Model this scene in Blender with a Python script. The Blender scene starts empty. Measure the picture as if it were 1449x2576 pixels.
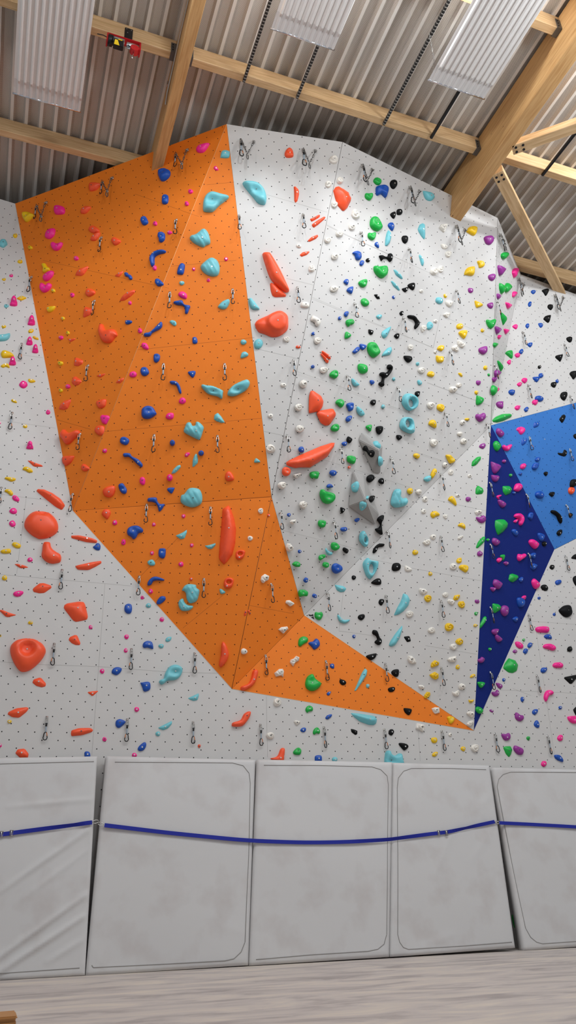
import bpy, bmesh, math, random
from mathutils import Vector, Matrix, geometry
random.seed(7)
C = bpy.context.scene.collection
V = Vector

# ---------------------------------------------------------------- camera
F, CX, CY = 1940.0, 724.5, 1288.0
UP = V((572 - CX, -2700 - CY, F)).normalized()
H0 = V((6400 - CX, 2015 - CY, F))
HZ = (H0 - UP * H0.dot(UP)).normalized()
NW = UP.cross(HZ)
if NW.z < 0: NW = -NW
D0 = 9.49
EYE = V((0, -D0, 0))
FLOOR = -0.72
def ray(x, y):
    v = V((x - CX, y - CY, F))
    return V((HZ.dot(v), NW.dot(v), UP.dot(v)))
def on_plane(x, y, p, n):
    r = ray(x, y)
    return EYE + r * ((p - EYE).dot(n) / r.dot(n))
def on_y(x, y, Y=0.0): return on_plane(x, y, V((0, Y, 0)), V((0, 1, 0)))
def on_z(x, y, Z): return on_plane(x, y, V((0, 0, Z)), V((0, 0, 1)))
cd = bpy.data.cameras.new('camera'); cam = bpy.data.objects.new('camera', cd); C.objects.link(cam)
xa = V((HZ.x, NW.x, UP.x)); ya = V((HZ.y, NW.y, UP.y)); za = V((HZ.z, NW.z, UP.z))
cam.matrix_world = Matrix(((xa.x, -ya.x, -za.x, EYE.x), (xa.y, -ya.y, -za.y, EYE.y), (xa.z, -ya.z, -za.z, EYE.z), (0, 0, 0, 1)))
cd.sensor_fit = 'VERTICAL'; cd.sensor_height = 36.0; cd.lens = 36.0 * F / 2576.0
cd.clip_end = 200
bpy.context.scene.camera = cam

# ---------------------------------------------------------------- materials
def srgb(r, g, b):
    f = lambda c: (c / 255 / 12.92) if c <= 10 else ((c / 255 + 0.055) / 1.055) ** 2.4
    return (f(r), f(g), f(b), 1)
def new_mat(name):
    m = bpy.data.materials.new(name); m.use_nodes = True
    nt = m.node_tree
    return m, nt, nt.nodes['Principled BSDF']
def plain(name, col, rough=0.6, metal=0.0, noise=0.0, scale=6.0, bump=0.0, spec=0.5):
    m, nt, b = new_mat(name)
    b.inputs['Base Color'].default_value = col
    b.inputs['Roughness'].default_value = rough
    b.inputs['Metallic'].default_value = metal
    b.inputs['Specular IOR Level'].default_value = spec
    if noise or bump:
        tc = nt.nodes.new('ShaderNodeTexCoord'); n = nt.nodes.new('ShaderNodeTexNoise')
        n.inputs['Scale'].default_value = scale; n.inputs['Detail'].default_value = 5
        nt.links.new(tc.outputs['Object'], n.inputs['Vector'])
        if noise:
            mx = nt.nodes.new('ShaderNodeMix'); mx.data_type = 'RGBA'
            mx.inputs['A'].default_value = tuple(c * (1 - noise) for c in col[:3]) + (1,)
            mx.inputs['B'].default_value = tuple(min(1, c * (1 + noise)) for c in col[:3]) + (1,)
            nt.links.new(n.outputs['Fac'], mx.inputs['Factor'])
            nt.links.new(mx.outputs['Result'], b.inputs['Base Color'])
        if bump:
            bp = nt.nodes.new('ShaderNodeBump'); bp.inputs['Strength'].default_value = bump; bp.inputs['Distance'].default_value = 0.01
            nt.links.new(n.outputs['Fac'], bp.inputs['Height']); nt.links.new(bp.outputs['Normal'], b.inputs['Normal'])
    return m
def math_node(nt, op, a, b=None):
    n = nt.nodes.new('ShaderNodeMath'); n.operation = op
    for i, v in enumerate((a, b)):
        if v is None: continue
        if isinstance(v, (int, float)): n.inputs[i].default_value = v
        else: nt.links.new(v, n.inputs[i])
    return n.outputs[0]
def panel_mat(name, col, hole, rough=0.55):
    """painted plywood with a lattice of bolt holes (uv in lattice units)"""
    m, nt, b = new_mat(name)
    uv = nt.nodes.new('ShaderNodeUVMap'); uv.uv_map = 'lattice'
    sp = nt.nodes.new('ShaderNodeSeparateXYZ'); nt.links.new(uv.outputs['UV'], sp.inputs[0])
    d = []
    for k in ('X', 'Y'):
        f = math_node(nt, 'FRACT', math_node(nt, 'ADD', sp.outputs[k], 100.5))
        s = math_node(nt, 'SUBTRACT', f, 0.5)
        d.append(math_node(nt, 'MULTIPLY', s, s))
    r2 = math_node(nt, 'ADD', d[0], d[1])
    fac = math_node(nt, 'LESS_THAN', r2, 0.057 ** 2)
    tc = nt.nodes.new('ShaderNodeTexCoord'); nz = nt.nodes.new('ShaderNodeTexNoise')
    nz.inputs['Scale'].default_value = 1.3; nz.inputs['Detail'].default_value = 6
    nt.links.new(tc.outputs['Object'], nz.inputs['Vector'])
    m1 = nt.nodes.new('ShaderNodeMix'); m1.data_type = 'RGBA'
    m1.inputs['A'].default_value = tuple(c * 0.93 for c in col[:3]) + (1,); m1.inputs['B'].default_value = tuple(min(1, c * 1.06) for c in col[:3]) + (1,)
    nt.links.new(nz.outputs['Fac'], m1.inputs['Factor'])
    m2 = nt.nodes.new('ShaderNodeMix'); m2.data_type = 'RGBA'
    nt.links.new(fac, m2.inputs['Factor']); nt.links.new(m1.outputs['Result'], m2.inputs['A']); m2.inputs['B'].default_value = hole
    nt.links.new(m2.outputs['Result'], b.inputs['Base Color'])
    b.inputs['Roughness'].default_value = rough
    b.inputs['Specular IOR Level'].default_value = 0.25
    return m
def wood_mat(name, a, b2):
    m, nt, b = new_mat(name)
    tc = nt.nodes.new('ShaderNodeTexCoord'); mp = nt.nodes.new('ShaderNodeMapping'); mp.inputs['Scale'].default_value = (1, 14, 14)
    nt.links.new(tc.outputs['UV'], mp.inputs['Vector'])
    n = nt.nodes.new('ShaderNodeTexNoise'); n.inputs['Scale'].default_value = 2.2; n.inputs['Detail'].default_value = 8; n.inputs['Distortion'].default_value = 0.6
    nt.links.new(mp.outputs[0], n.inputs['Vector'])
    r = nt.nodes.new('ShaderNodeValToRGB'); r.color_ramp.elements[0].color = a; r.color_ramp.elements[1].color = b2
    r.color_ramp.elements[0].position = 0.3; r.color_ramp.elements[1].position = 0.65
    nt.links.new(n.outputs['Fac'], r.inputs[0])
    v = nt.nodes.new('ShaderNodeTexVoronoi'); v.inputs['Scale'].default_value = 1.1
    mp2 = nt.nodes.new('ShaderNodeMapping'); mp2.inputs['Scale'].default_value = (2.4, 6, 6)
    nt.links.new(tc.outputs['UV'], mp2.inputs['Vector']); nt.links.new(mp2.outputs[0], v.inputs['Vector'])
    kn = math_node(nt, 'LESS_THAN', v.outputs['Distance'], 0.05)
    mx = nt.nodes.new('ShaderNodeMix'); mx.data_type = 'RGBA'
    nt.links.new(kn, mx.inputs['Factor']); nt.links.new(r.outputs[0], mx.inputs['A']); mx.inputs['B'].default_value = srgb(110, 70, 35)
    nt.links.new(mx.outputs['Result'], b.inputs['Base Color'])
    b.inputs['Roughness'].default_value = 0.6
    return m
def deck_mat(name, col, perforated):
    m, nt, b = new_mat(name)
    tc = nt.nodes.new('ShaderNodeTexCoord')
    mp = nt.nodes.new('ShaderNodeMapping'); mp.inputs['Scale'].default_value = (3.0, 0.5, 3.0)
    nt.links.new(tc.outputs['Object'], mp.inputs['Vector'])
    n = nt.nodes.new('ShaderNodeTexNoise'); n.inputs['Scale'].default_value = 2.0; n.inputs['Detail'].default_value = 4
    nt.links.new(mp.outputs[0], n.inputs['Vector'])
    m1 = nt.nodes.new('ShaderNodeMix'); m1.data_type = 'RGBA'
    m1.inputs['A'].default_value = tuple(c * 0.8 for c in col[:3]) + (1,); m1.inputs['B'].default_value = tuple(min(1, c * 1.2) for c in col[:3]) + (1,)
    nt.links.new(n.outputs['Fac'], m1.inputs['Factor'])
    out = m1.outputs['Result']
    if perforated:
        mp2 = nt.nodes.new('ShaderNodeMapping'); mp2.inputs['Scale'].default_value = (1, 1, 0.0); mp2.inputs['Rotation'].default_value = (0, 0, 0.785)
        nt.links.new(tc.outputs['Object'], mp2.inputs['Vector'])
        sp = nt.nodes.new('ShaderNodeSeparateXYZ'); nt.links.new(mp2.outputs[0], sp.inputs[0])
        d = []
        for k in ('X', 'Y'):
            f = math_node(nt, 'FRACT', math_node(nt, 'MULTIPLY', math_node(nt, 'ADD', sp.outputs[k], 50.0), 90.0))
            s = math_node(nt, 'SUBTRACT', f, 0.5); d.append(math_node(nt, 'MULTIPLY', s, s))
        fac = math_node(nt, 'LESS_THAN', math_node(nt, 'ADD', d[0], d[1]), 0.26 ** 2)
        m2 = nt.nodes.new('ShaderNodeMix'); m2.data_type = 'RGBA'
        nt.links.new(fac, m2.inputs['Factor']); nt.links.new(out, m2.inputs['A']); m2.inputs['B'].default_value = srgb(78, 70, 64)
        out = m2.outputs['Result']
    nt.links.new(out, b.inputs['Base Color']); b.inputs['Roughness'].default_value = 0.5; b.inputs['Metallic'].default_value = 0.0
    return m
def stripes_mat(name, col, dot):
    m, nt, b = new_mat(name)
    tc = nt.nodes.new('ShaderNodeTexCoord'); sp = nt.nodes.new('ShaderNodeSeparateXYZ'); nt.links.new(tc.outputs['UV'], sp.inputs[0])
    f = math_node(nt, 'FRACT', math_node(nt, 'MULTIPLY', sp.outputs['X'], 24.0))
    g = math_node(nt, 'LESS_THAN', math_node(nt, 'ABSOLUTE', math_node(nt, 'SUBTRACT', f, 0.5)), 0.15)
    mx = nt.nodes.new('ShaderNodeMix'); mx.data_type = 'RGBA'
    nt.links.new(g, mx.inputs['Factor']); mx.inputs['A'].default_value = col; mx.inputs['B'].default_value = dot
    nt.links.new(mx.outputs['Result'], b.inputs['Base Color']); b.inputs['Roughness'].default_value = 0.5
    return m
def floor_mat():
    m, nt, b = new_mat('floor_vinyl')
    tc = nt.nodes.new('ShaderNodeTexCoord'); mp = nt.nodes.new('ShaderNodeMapping'); mp.inputs['Scale'].default_value = (0.8, 2.6, 1); mp.inputs['Rotation'].default_value = (0, 0, 0.1)
    nt.links.new(tc.outputs['Object'], mp.inputs['Vector'])
    n = nt.nodes.new('ShaderNodeTexNoise'); n.inputs['Scale'].default_value = 1.5; n.inputs['Distortion'].default_value = 0.8; n.inputs['Detail'].default_value = 9; n.inputs['Roughness'].default_value = 0.62
    nt.links.new(mp.outputs[0], n.inputs['Vector'])
    r = nt.nodes.new('ShaderNodeValToRGB'); e = r.color_ramp.elements
    e[0].position = 0.34; e[0].color = srgb(166, 156, 152); e[1].position = 0.66; e[1].color = srgb(218, 206, 192)
    k = r.color_ramp.elements.new(0.5); k.color = srgb(200, 190, 184)
    nt.links.new(n.outputs['Fac'], r.inputs[0]); nt.links.new(r.outputs[0], b.inputs['Base Color']); b.inputs['Roughness'].default_value = 0.5
    b.inputs['Specular IOR Level'].default_value = 0.3
    return m
def mat_cover():
    m, nt, b = new_mat('mat_vinyl')
    tc = nt.nodes.new('ShaderNodeTexCoord')
    n = nt.nodes.new('ShaderNodeTexNoise'); n.inputs['Scale'].default_value = 2.4; n.inputs['Detail'].default_value = 7
    nt.links.new(tc.outputs['Object'], n.inputs['Vector'])
    r = nt.nodes.new('ShaderNodeValToRGB'); e = r.color_ramp.elements
    e[0].position = 0.30; e[0].color = srgb(200, 195, 193); e[1].position = 0.48; e[1].color = srgb(209, 207, 206)
    nt.links.new(n.outputs['Fac'], r.inputs[0]); nt.links.new(r.outputs[0], b.inputs['Base Color']); b.inputs['Roughness'].default_value = 0.55
    n2 = nt.nodes.new('ShaderNodeTexNoise'); n2.inputs['Scale'].default_value = 2.5; n2.inputs['Detail'].default_value = 3
    nt.links.new(tc.outputs['Object'], n2.inputs['Vector'])
    bp = nt.nodes.new('ShaderNodeBump'); bp.inputs['Strength'].default_value = 0.25; bp.inputs['Distance'].default_value = 0.02
    nt.links.new(n2.outputs['Fac'], bp.inputs['Height']); nt.links.new(bp.outputs['Normal'], b.inputs['Normal'])
    return m

COL = {'o': (255, 88, 44), 'p': (252, 34, 146), 'y': (242, 196, 8), 'b': (6, 78, 176), 't': (116, 198, 208), 'g': (12, 174, 66),
       'k': (9, 9, 10), 'w': (238, 232, 222), 'v': (150, 48, 146)}
CNAME = {'o': 'coral', 'p': 'pink', 'y': 'yellow', 'b': 'blue', 't': 'turquoise', 'g': 'green', 'k': 'black', 'w': 'white', 'v': 'purple'}
HM = {k: plain('hold_' + CNAME[k], srgb(*c), 0.42 if k not in 'wk' else 0.6, 0, 0.05, 9, 0.12, 0.2 if k == 'k' else 0.5) for k, c in COL.items()}
STEEL = plain('steel', srgb(200, 198, 194), 0.3, 0.85)
DARKSTEEL = plain('dark_steel', srgb(96, 94, 92), 0.45, 0.35)
BLACK = plain('black_metal', srgb(22, 22, 24), 0.4, 0.2)
ORGATE = plain('orange_gate', srgb(225, 130, 60), 0.35, 0.4)
SLING = plain('grey_sling', srgb(158, 170, 180), 0.8, 0, 0.2, 60)
RUBBER = plain('black_rubber', srgb(18, 18, 20), 0.7)
BOLT = plain('bolt_steel', srgb(225, 222, 218), 0.25, 0.6)
SEAM = plain('seam_grey', srgb(148, 145, 141), 0.8)  # plain grey of the panel joint lines
SEAMO = plain('seam_brown', srgb(150, 72, 22), 0.8)
GREYP = panel_mat('panel_grey', srgb(208, 205, 202), srgb(14, 14, 15))
ORNP = panel_mat('panel_orange', srgb(240, 127, 34), srgb(70, 16, 8))
BLUP = panel_mat('panel_light_blue', srgb(62, 126, 205), srgb(22, 50, 96))
NAVP = panel_mat('panel_navy', srgb(4, 33, 116), srgb(26, 50, 122), 0.75)
VOLM = plain('volume_grey', srgb(165, 162, 159), 0.6, 0, 0.06, 30, 0.05)
WOOD = wood_mat('spruce', srgb(196, 156, 108), srgb(226, 192, 146))
GLULAM = wood_mat('glulam', srgb(190, 140, 84), srgb(216, 172, 116))
DECK1 = deck_mat('deck_perforated', srgb(208, 199, 189), True)
DECK2 = deck_mat('deck_flange', srgb(226, 221, 214), False)
RAILM = stripes_mat('slotted_black', srgb(20, 20, 20), srgb(150, 146, 140))
WHITEP = plain('heater_white', srgb(236, 233, 230), 0.5, 0, 0.03, 8)
WHITEF = plain('heater_end_white', srgb(220, 217, 215), 0.35, 0, 0.03, 8)
CHROME = plain('chrome', srgb(225, 228, 235), 0.15, 1.0)
MATM = mat_cover()
PIPE = plain('mat_piping', srgb(150, 147, 144), 0.6)
STRAP = plain('blue_webbing', srgb(10, 30, 150), 0.7, 0, 0.1, 120)
REDM = plain('red_paint', srgb(190, 24, 30), 0.4)
YELM = plain('yellow_label', srgb(240, 200, 30), 0.5)
DARKW = plain('hall_dark', srgb(60, 56, 52), 0.9)
INK = plain('black_print', srgb(18, 18, 18), 0.7)
BOXM = wood_mat('box_wood', srgb(176, 122, 66), srgb(196, 142, 84))

# ---------------------------------------------------------------- helpers
def obj(name, me, mat=None, parent=None, smooth=True):
    if isinstance(me, bmesh.types.BMesh):
        m = bpy.data.meshes.new(name); me.to_mesh(m); me.free(); me = m
    o = bpy.data.objects.new(name, me); C.objects.link(o)
    if mat is not None:
        for mm in (mat if isinstance(mat, (list, tuple)) else [mat]): me.materials.append(mm)
    if smooth: me.polygons.foreach_set('use_smooth', [True] * len(me.polygons))
    if parent: o.parent = parent
    return o
def tag(o, label=None, cat=None, group=None, kind=None):
    if label: o['label'] = label
    if cat: o['category'] = cat
    if group: o['group'] = group
    if kind: o['kind'] = kind
    return o
def thing(name, loc, label, cat, group=None):
    o = bpy.data.objects.new(name, None); C.objects.link(o); o.location = loc; o.empty_display_size = 0.1
    return tag(o, label, cat, group)
def box(bm, a, b):
    a, b = V(a), V(b)
    vs = [bm.verts.new((x, y, z)) for x in (a.x, b.x) for y in (a.y, b.y) for z in (a.z, b.z)]
    fs = [(0, 1, 3, 2), (4, 6, 7, 5), (0, 4, 5, 1), (2, 3, 7, 6), (0, 2, 6, 4), (1, 5, 7, 3)]
    return [bm.faces.new([vs[i] for i in f]) for f in fs]
def frame(d, hint=V((0, 0, 1))):
    d = d.normalized()
    if abs(d.dot(hint)) > 0.95: hint = V((0, 1, 0))
    a = hint.cross(d).normalized(); return a, d.cross(a)
def tube(bm, pts, r, n=8, closed=False, flat=None):
    """sweep a circle (or flat = (wide, thin) ellipse) along points"""
    rings = []; N = len(pts)
    for i, p in enumerate(pts):
        q = pts[(i + 1) % N] if (closed or i < N - 1) else p
        s = pts[i - 1] if (closed or i > 0) else p
        d = (q - s)
        a, b = frame(d)
        ra, rb = flat if flat else (r, r)
        rings.append([bm.verts.new(p + a * math.cos(2 * math.pi * k / n) * ra + b * math.sin(2 * math.pi * k / n) * rb) for k in range(n)])
    for i in range(N if closed else N - 1):
        A, B = rings[i], rings[(i + 1) % N]
        for k in range(n): bm.faces.new((A[k], A[(k + 1) % n], B[(k + 1) % n], B[k]))
    if not closed:
        bm.faces.new(rings[0][::-1]); bm.faces.new(rings[-1])
def beam_mesh(p, q, w, h, hint=V((0, 0, 1)), bevel=0.006):
    """rectangular bar from p to q with a lengthwise uv for the wood grain"""
    d = (q - p).normalized(); a, b = frame(d, hint)
    bm = bmesh.new(); L = (q - p).length
    vs = [[bm.verts.new(e + a * sx * w / 2 + b * sy * h / 2) for sx, sy in ((-1, -1), (1, -1), (1, 1), (-1, 1))] for e in (p, q)]
    fs = [bm.faces.new((vs[0][k], vs[0][(k + 1) % 4], vs[1][(k + 1) % 4], vs[1][k])) for k in range(4)]
    fs += [bm.faces.new(vs[0][::-1]), bm.faces.new(vs[1])]
    bmesh.ops.recalc_face_normals(bm, faces=bm.faces)
    bmesh.ops.bevel(bm, geom=list(bm.edges), offset=bevel, segments=1, affect='EDGES')
    uv = bm.loops.layers.uv.new('UVMap')
    for f in bm.faces:
        for l in f.loops:
            r = l.vert.co - p
            l[uv].uv = (r.dot(d), r.dot(a) + r.dot(b) * 1.3 + p.x * 0.37)
    return bm

# ---------------------------------------------------------------- climbing wall facets
ZT = on_y(38, 512)[2]
P3 = {k: on_y(*p) for k, p in dict(A=(38, 512), L0=(0, 500), B=(183, 1285), C=(583, 1733), D=(1192, 1838), E=(1395, 1382), F=(1449, 1355)).items()}
for k, p in dict(T=(570, 312), P=(862, 357), Q=(1252, 548), S=(1310, 690), S2=(1449, 740)).items(): P3[k] = on_z(*p, ZT)
N2 = V((0.165, -1, -0.42))
P3['M'] = on_plane(683, 1250, P3['P'], N2); P3['R'] = on_plane(1235, 1070, P3['P'], N2)
P3['N'] = on_plane(765, 1548, P3['P'], N2)
def tri_n(a, b, c):
    n = (b - a).cross(c - a); n.normalize()
    return n if n.y < 0 else -n
P3['X'] = on_plane(1449, 1013, P3['R'], tri_n(P3['S'], P3['S2'], P3['R']))
for a, b, n in (('S', 'S2', 'S3'), ('R', 'X', 'X3'), ('E', 'F', 'F3')):
    P3[n] = P3[a] + (P3[b] - P3[a]) * (3.2 if n == 'F3' else 1.9)
P3['F3'].y = 0
def floor_z(x): return -0.705 - 0.0125 * x      # the sports floor falls slightly to the right
BL, BR = V((-4.0, 0, floor_z(-4))), V((14.0, 0, floor_z(14)))
P3['L3'] = V((-4.0, 0, 10.0)); P3['A2'] = P3['A'].copy(); P3['BL'] = BL; P3['BR'] = BR
P3['F4'] = V((14.0, 0, P3['F3'].z + 1.2))
U = 0.18 / math.sqrt(2)
# facet: names, material, wall object, lattice reference pixel, first and second lattice step in pixels (None: default)
def zz(x0, y0, x, y, s=4.83): return (x0 + x / s, y0 + y / s)
FACETS = [
 ('wall_base', 'L3 A B C D E F3 F4 BR BL', GREYP, zz(540, 1740, 262, 265), (82, -85), (82, 90)),
 ('wall_orange', 'A T B', ORNP, zz(290, 300, 536, 820), (92, -62), (36, 81)),
 ('wall_orange', 'T M B', ORNP, zz(280, 690, 1020, 88), (90, 70), (72, -86)),
 ('wall_orange', 'B M C', ORNP, zz(280, 1080, 282, 1142), (118, 5), (-9, 116)),
 ('wall_orange', 'M N C', ORNP, zz(560, 1440, 577, 421), (87, -69), (56, 99)),
 ('wall_orange', 'C N D', ORNP, zz(560, 1440, 802, 973), (86, -72), (62, 90)),
 ('wall_white', 'T P M', GREYP, zz(580, 300, 435, 720), (94, -53), (63, 96)),
 ('wall_white', 'P Q R N M', GREYP, zz(860, 380, 530, 583), (74, -38), (47, 101)),
 ('wall_white', 'N R D', GREYP, zz(830, 1440, 337, 305), (78, -66), (65, 92)),
 ('wall_side', 'Q S R', GREYP, None, None, None),
 ('wall_right', 'S S3 X3 R', GREYP, zz(1149, 500, 1046, 1396), None, None),
 ('wall_blue', 'R X3 F3 E', BLUP, None, None, None),
 ('wall_navy', 'R E D', NAVP, None, None, None),
]
WALL_LABEL = {'wall_base': 'flat pale grey climbing wall panel behind the mats', 'wall_orange': 'orange faceted overhanging climbing wall face',
 'wall_white': 'large white overhanging climbing wall face in the middle', 'wall_side': 'narrow white side facet right of the main white face',
 'wall_right': 'white overhanging upper right climbing wall face', 'wall_blue': 'light blue overhanging climbing wall facet', 'wall_navy': 'dark blue narrow triangular climbing wall facet'}
TRIS = []      # (a, b, c, normal, facet name)
def register(pts, n, name):
    for i, j, k in geometry.tessellate_polygon([pts]): TRIS.append((pts[i], pts[j], pts[k], n, name))
wall_bm = {}
FN = {}
for wname, names, mat, ref, e1, e2 in FACETS:
    pts = [P3[k] for k in names.split()]
    if wname == 'wall_base': n = V((0, -1, 0))
    elif len(pts) == 4 and wname == 'wall_blue': n = tri_n(pts[0], pts[2], pts[3])
    else: n = tri_n(pts[0], pts[1], pts[2])
    FN[names] = n
    register(pts, n, wname)
    # lattice frame on the facet plane
    p0 = pts[0]
    if ref is None:
        o = sum(pts, V()) / len(pts)
    else: o = on_plane(*ref, p0, n)
    if e1 is not None:
        r1 = on_plane(ref[0] + e1[0] / 4.83, ref[1] + e1[1] / 4.83, p0, n) - o
        r2 = on_plane(ref[0] + e2[0] / 4.83, ref[1] + e2[1] / 4.83, p0, n) - o
    else:
        hx = V((1, 0, 0)); hx = (hx - n * hx.dot(n)).normalized(); hy = n.cross(hx)
        r1 = (hx + hy).normalized() * U; r2 = (hx - hy).normalized() * U
    g11, g12, g22 = r1.dot(r1), r1.dot(r2), r2.dot(r2); det = g11 * g22 - g12 * g12
    if wname not in wall_bm: wall_bm[wname] = (bmesh.new(), mat)
    bm = wall_bm[wname][0]; uv = bm.loops.layers.uv.get('lattice') or bm.loops.layers.uv.new('lattice')
    cen = sum(pts, V()) / len(pts)
    T = 0.02
    ins = []
    N = len(pts)
    for i, p in enumerate(pts):      # inset by 2 mm so that panel joints read as fine lines
        d1 = (pts[i] - pts[i - 1]).normalized(); d2 = (pts[(i + 1) % N] - pts[i]).normalized()
        k = n.cross(d1) + n.cross(d2)
        # inward side
        area = sum((pts[j].cross(pts[(j + 1) % N])).dot(n) for j in range(N))
        k = k if area > 0 else -k
        ins.append(p + k.normalized() * 0.0025)
    front = [bm.verts.new(p) for p in ins]; back = [bm.verts.new(p - n * T) for p in ins]
    faces = [[front[i] for i in t] for t in geometry.tessellate_polygon([ins])]
    new = []
    for f in faces: new.append(bm.faces.new(f))
    for i in range(N): new.append(bm.faces.new((front[i], front[(i + 1) % N], back[(i + 1) % N], back[i])))
    for t in geometry.tessellate_polygon([ins]): new.append(bm.faces.new([back[i] for i in reversed(t)]))
    for f in new:
        for l in f.loops:
            q = l.vert.co - o; a, b = q.dot(r1), q.dot(r2)
            l[uv].uv = ((a * g22 - b * g12) / det, (b * g11 - a * g12) / det)
def hit(x, y, volumes=True):
    r = ray(x, y); best = None
    for a, b, c, n, nm in TRIS:
        k = r.dot(n)
        if abs(k) < 1e-9: continue
        t = (a - EYE).dot(n) / k
        if t <= 0 or (best and t >= best[0]): continue
        p = EYE + r * t
        if geometry.intersect_point_tri(p, a, b, c): best = (t, p, n, nm)
    if best is None:
        p = on_y(x, y); best = (0, p, V((0, -1, 0)), 'wall_base')
    return best[1], best[2], best[3]
# panel joints, as seen in the photo (pixel end points)
SEAMS = [((0, 1445), (75, 1452)), ((75, 1452), (262, 1468)), ((262, 1468), (330, 1474)), ((0, 1665), (110, 1672)), ((110, 1672), (250, 1677)), ((250, 1677), (420, 1690)), ((420, 1690), (548, 1694)),
 ((0, 1243), (66, 1252)), ((66, 1252), (176, 1264)), ((0, 1057), (140, 1077)), ((50, 892), (108, 900)), ((66, 1252), (42, 1443)), ((264, 1468), (231, 1900)), ((670, 1752), (673, 1905)), ((1052, 1840), (1057, 1915)),
 ((1336, 1750), (1290, 1732)), ((1340, 1563), (1449, 1571)), ((1258, 1736), (1449, 1744)), ((1349, 1590), (1395, 1900)),
 ((340, 488), (500, 545)), ((108, 655), (425, 725)), ((144, 1056), (228, 1080)),
 ((520, 465), (590, 458)), ((425, 670), (594, 655)), ((347, 880), (640, 849)), ((258, 1086), (658, 1052)), ((183, 1285), (682, 1249)), ((322, 1482), (470, 1330)), ((460, 1580), (560, 1498)),
 ((672, 490), (823, 534)), ((720, 700), (788, 717)), ((648, 878), (752, 903)), ((664, 1085), (710, 1095)),
 ((865, 395), (930, 420)), ((822, 565), (866, 588)), ((866, 588), (990, 645)), ((990, 645), (1119, 704)), ((786, 748), (852, 776)), ((852, 776), (985, 830)), ((985, 830), (1090, 875)), ((1090, 875), (1108, 792)), ((1108, 792), (1235, 850)),
 ((748, 935), (850, 970)), ((850, 970), (950, 1010)), ((950, 1010), (1057, 1048)), ((1075, 962), (1155, 992)), ((1155, 992), (1235, 1022)), ((720, 1127), (832, 1162)), ((832, 1162), (1032, 1226)), ((1040, 1135), (1125, 1163)),
 ((706, 1333), (846, 1368)), ((846, 1368), (922, 1387)), ((915, 1402), (1040, 1430)), ((1040, 1430), (1215, 1462)), ((1075, 1253), (1222, 1285)), ((852, 1587), (960, 1602)), ((1070, 1624), (1200, 1646)), ((866, 1465), (853, 1585)),
 ((628, 1523), (740, 1544)), ((1242, 650), (1262, 664)), ((1243, 893), (1268, 908))]
for k, (bm, mat) in wall_bm.items():
    bmesh.ops.recalc_face_normals(bm, faces=bm.faces)
seam_q = {}
for a, b in SEAMS:
    mid = ((a[0] + b[0]) / 2, (a[1] + b[1]) / 2)
    p, n, nm = hit(*mid)
    A, B = on_plane(*a, p, n), on_plane(*b, p, n)
    s = (B - A).normalized().cross(n) * 0.0013
    bm = wall_bm[nm][0]
    q = [A - s, B - s, B + s, A + s]
    f = bm.faces.new([bm.verts.new(v + n * 0.0006) for v in q]); f.material_index = 1
WALLS = {}
for k, (bm, mat) in wall_bm.items():
    o = obj(k, bm, [mat, SEAMO if k == 'wall_orange' else SEAM], smooth=False); tag(o, WALL_LABEL[k], None, None, 'structure'); WALLS[k] = o

TRIM_D = plain('joint_dark', srgb(120, 116, 112), 0.7); TRIM_L = plain('joint_light', srgb(236, 176, 118), 0.6); TRIM_B = plain('joint_brown', srgb(110, 54, 18), 0.7); TRIM_G = plain('joint_grey', srgb(222, 218, 214), 0.6)
for i, (k, m, lab) in enumerate((('T B', TRIM_L, 'pale joint along the crease of the orange face'), ('P M', TRIM_D, 'dark joint between the two white facets'), ('M C', TRIM_B, 'dark joint in the lower orange face'),
        ('Q R', TRIM_D, 'dark joint along the right edge of the white face'), ('A B', TRIM_G, 'pale edge strip left of the orange face'), ('B C', TRIM_G, 'pale lower left edge strip of the orange face'), ('C D', TRIM_L, 'pale lower edge strip of the orange face'),
        ('N D', TRIM_L, 'pale edge strip between orange point and white face'), ('E D', TRIM_G, 'pale edge strip right of the dark blue facet'))):
    a, b = (P3[q] for q in k.split()); bm = bmesh.new(); tube(bm, [a, b], 0.003, 6)
    tag(obj('trim_%d' % (i + 1), bm, m), lab, None, None, 'structure')
# floor, hall back wall, roof deck
bm = bmesh.new(); box(bm, (-16, -26, -0.1), (24, 0.6, 0.0))
for v in bm.verts: v.co.z += floor_z(v.co.x)
tag(obj('floor', bm, floor_mat(), smooth=False), 'beige grey vinyl sports floor', None, None, 'structure')
bm = bmesh.new(); box(bm, (-16, 0.45, -1.2), (24, 0.6, 10.3)); tag(obj('wall_back', bm, DARKW, smooth=False), 'dark hall wall behind the climbing wall', None, None, 'structure')
DECKZ = 10.0
bm = bmesh.new()
PER = 0.197; x = -9.0 + 0.055; prof = []
while x < 19:
    prof += [(x, DECKZ, 1), (x + 0.042, DECKZ, 0), (x + 0.074, DECKZ + 0.055, 0), (x + 0.168, DECKZ + 0.055, 0)]; x += PER
rows = [[bm.verts.new((px, y, pz)) for px, pz, _ in prof] for y in (-22, 0.5)]
for i in range(len(prof) - 1):
    f = bm.faces.new((rows[0][i], rows[0][i + 1], rows[1][i + 1], rows[1][i])); f.material_index = prof[i][2]
tag(obj('ceiling', bm, [DECK1, DECK2], smooth=False), 'corrugated perforated steel roof deck', None, None, 'structure')
bm = bmesh.new(); box(bm, (-16, -26, DECKZ + 0.16), (24, 0.6, DECKZ + 0.2)); tag(obj('ceiling_roof', bm, DARKW, smooth=False), 'dark roof layer above the steel deck', None, None, 'structure')

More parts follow.
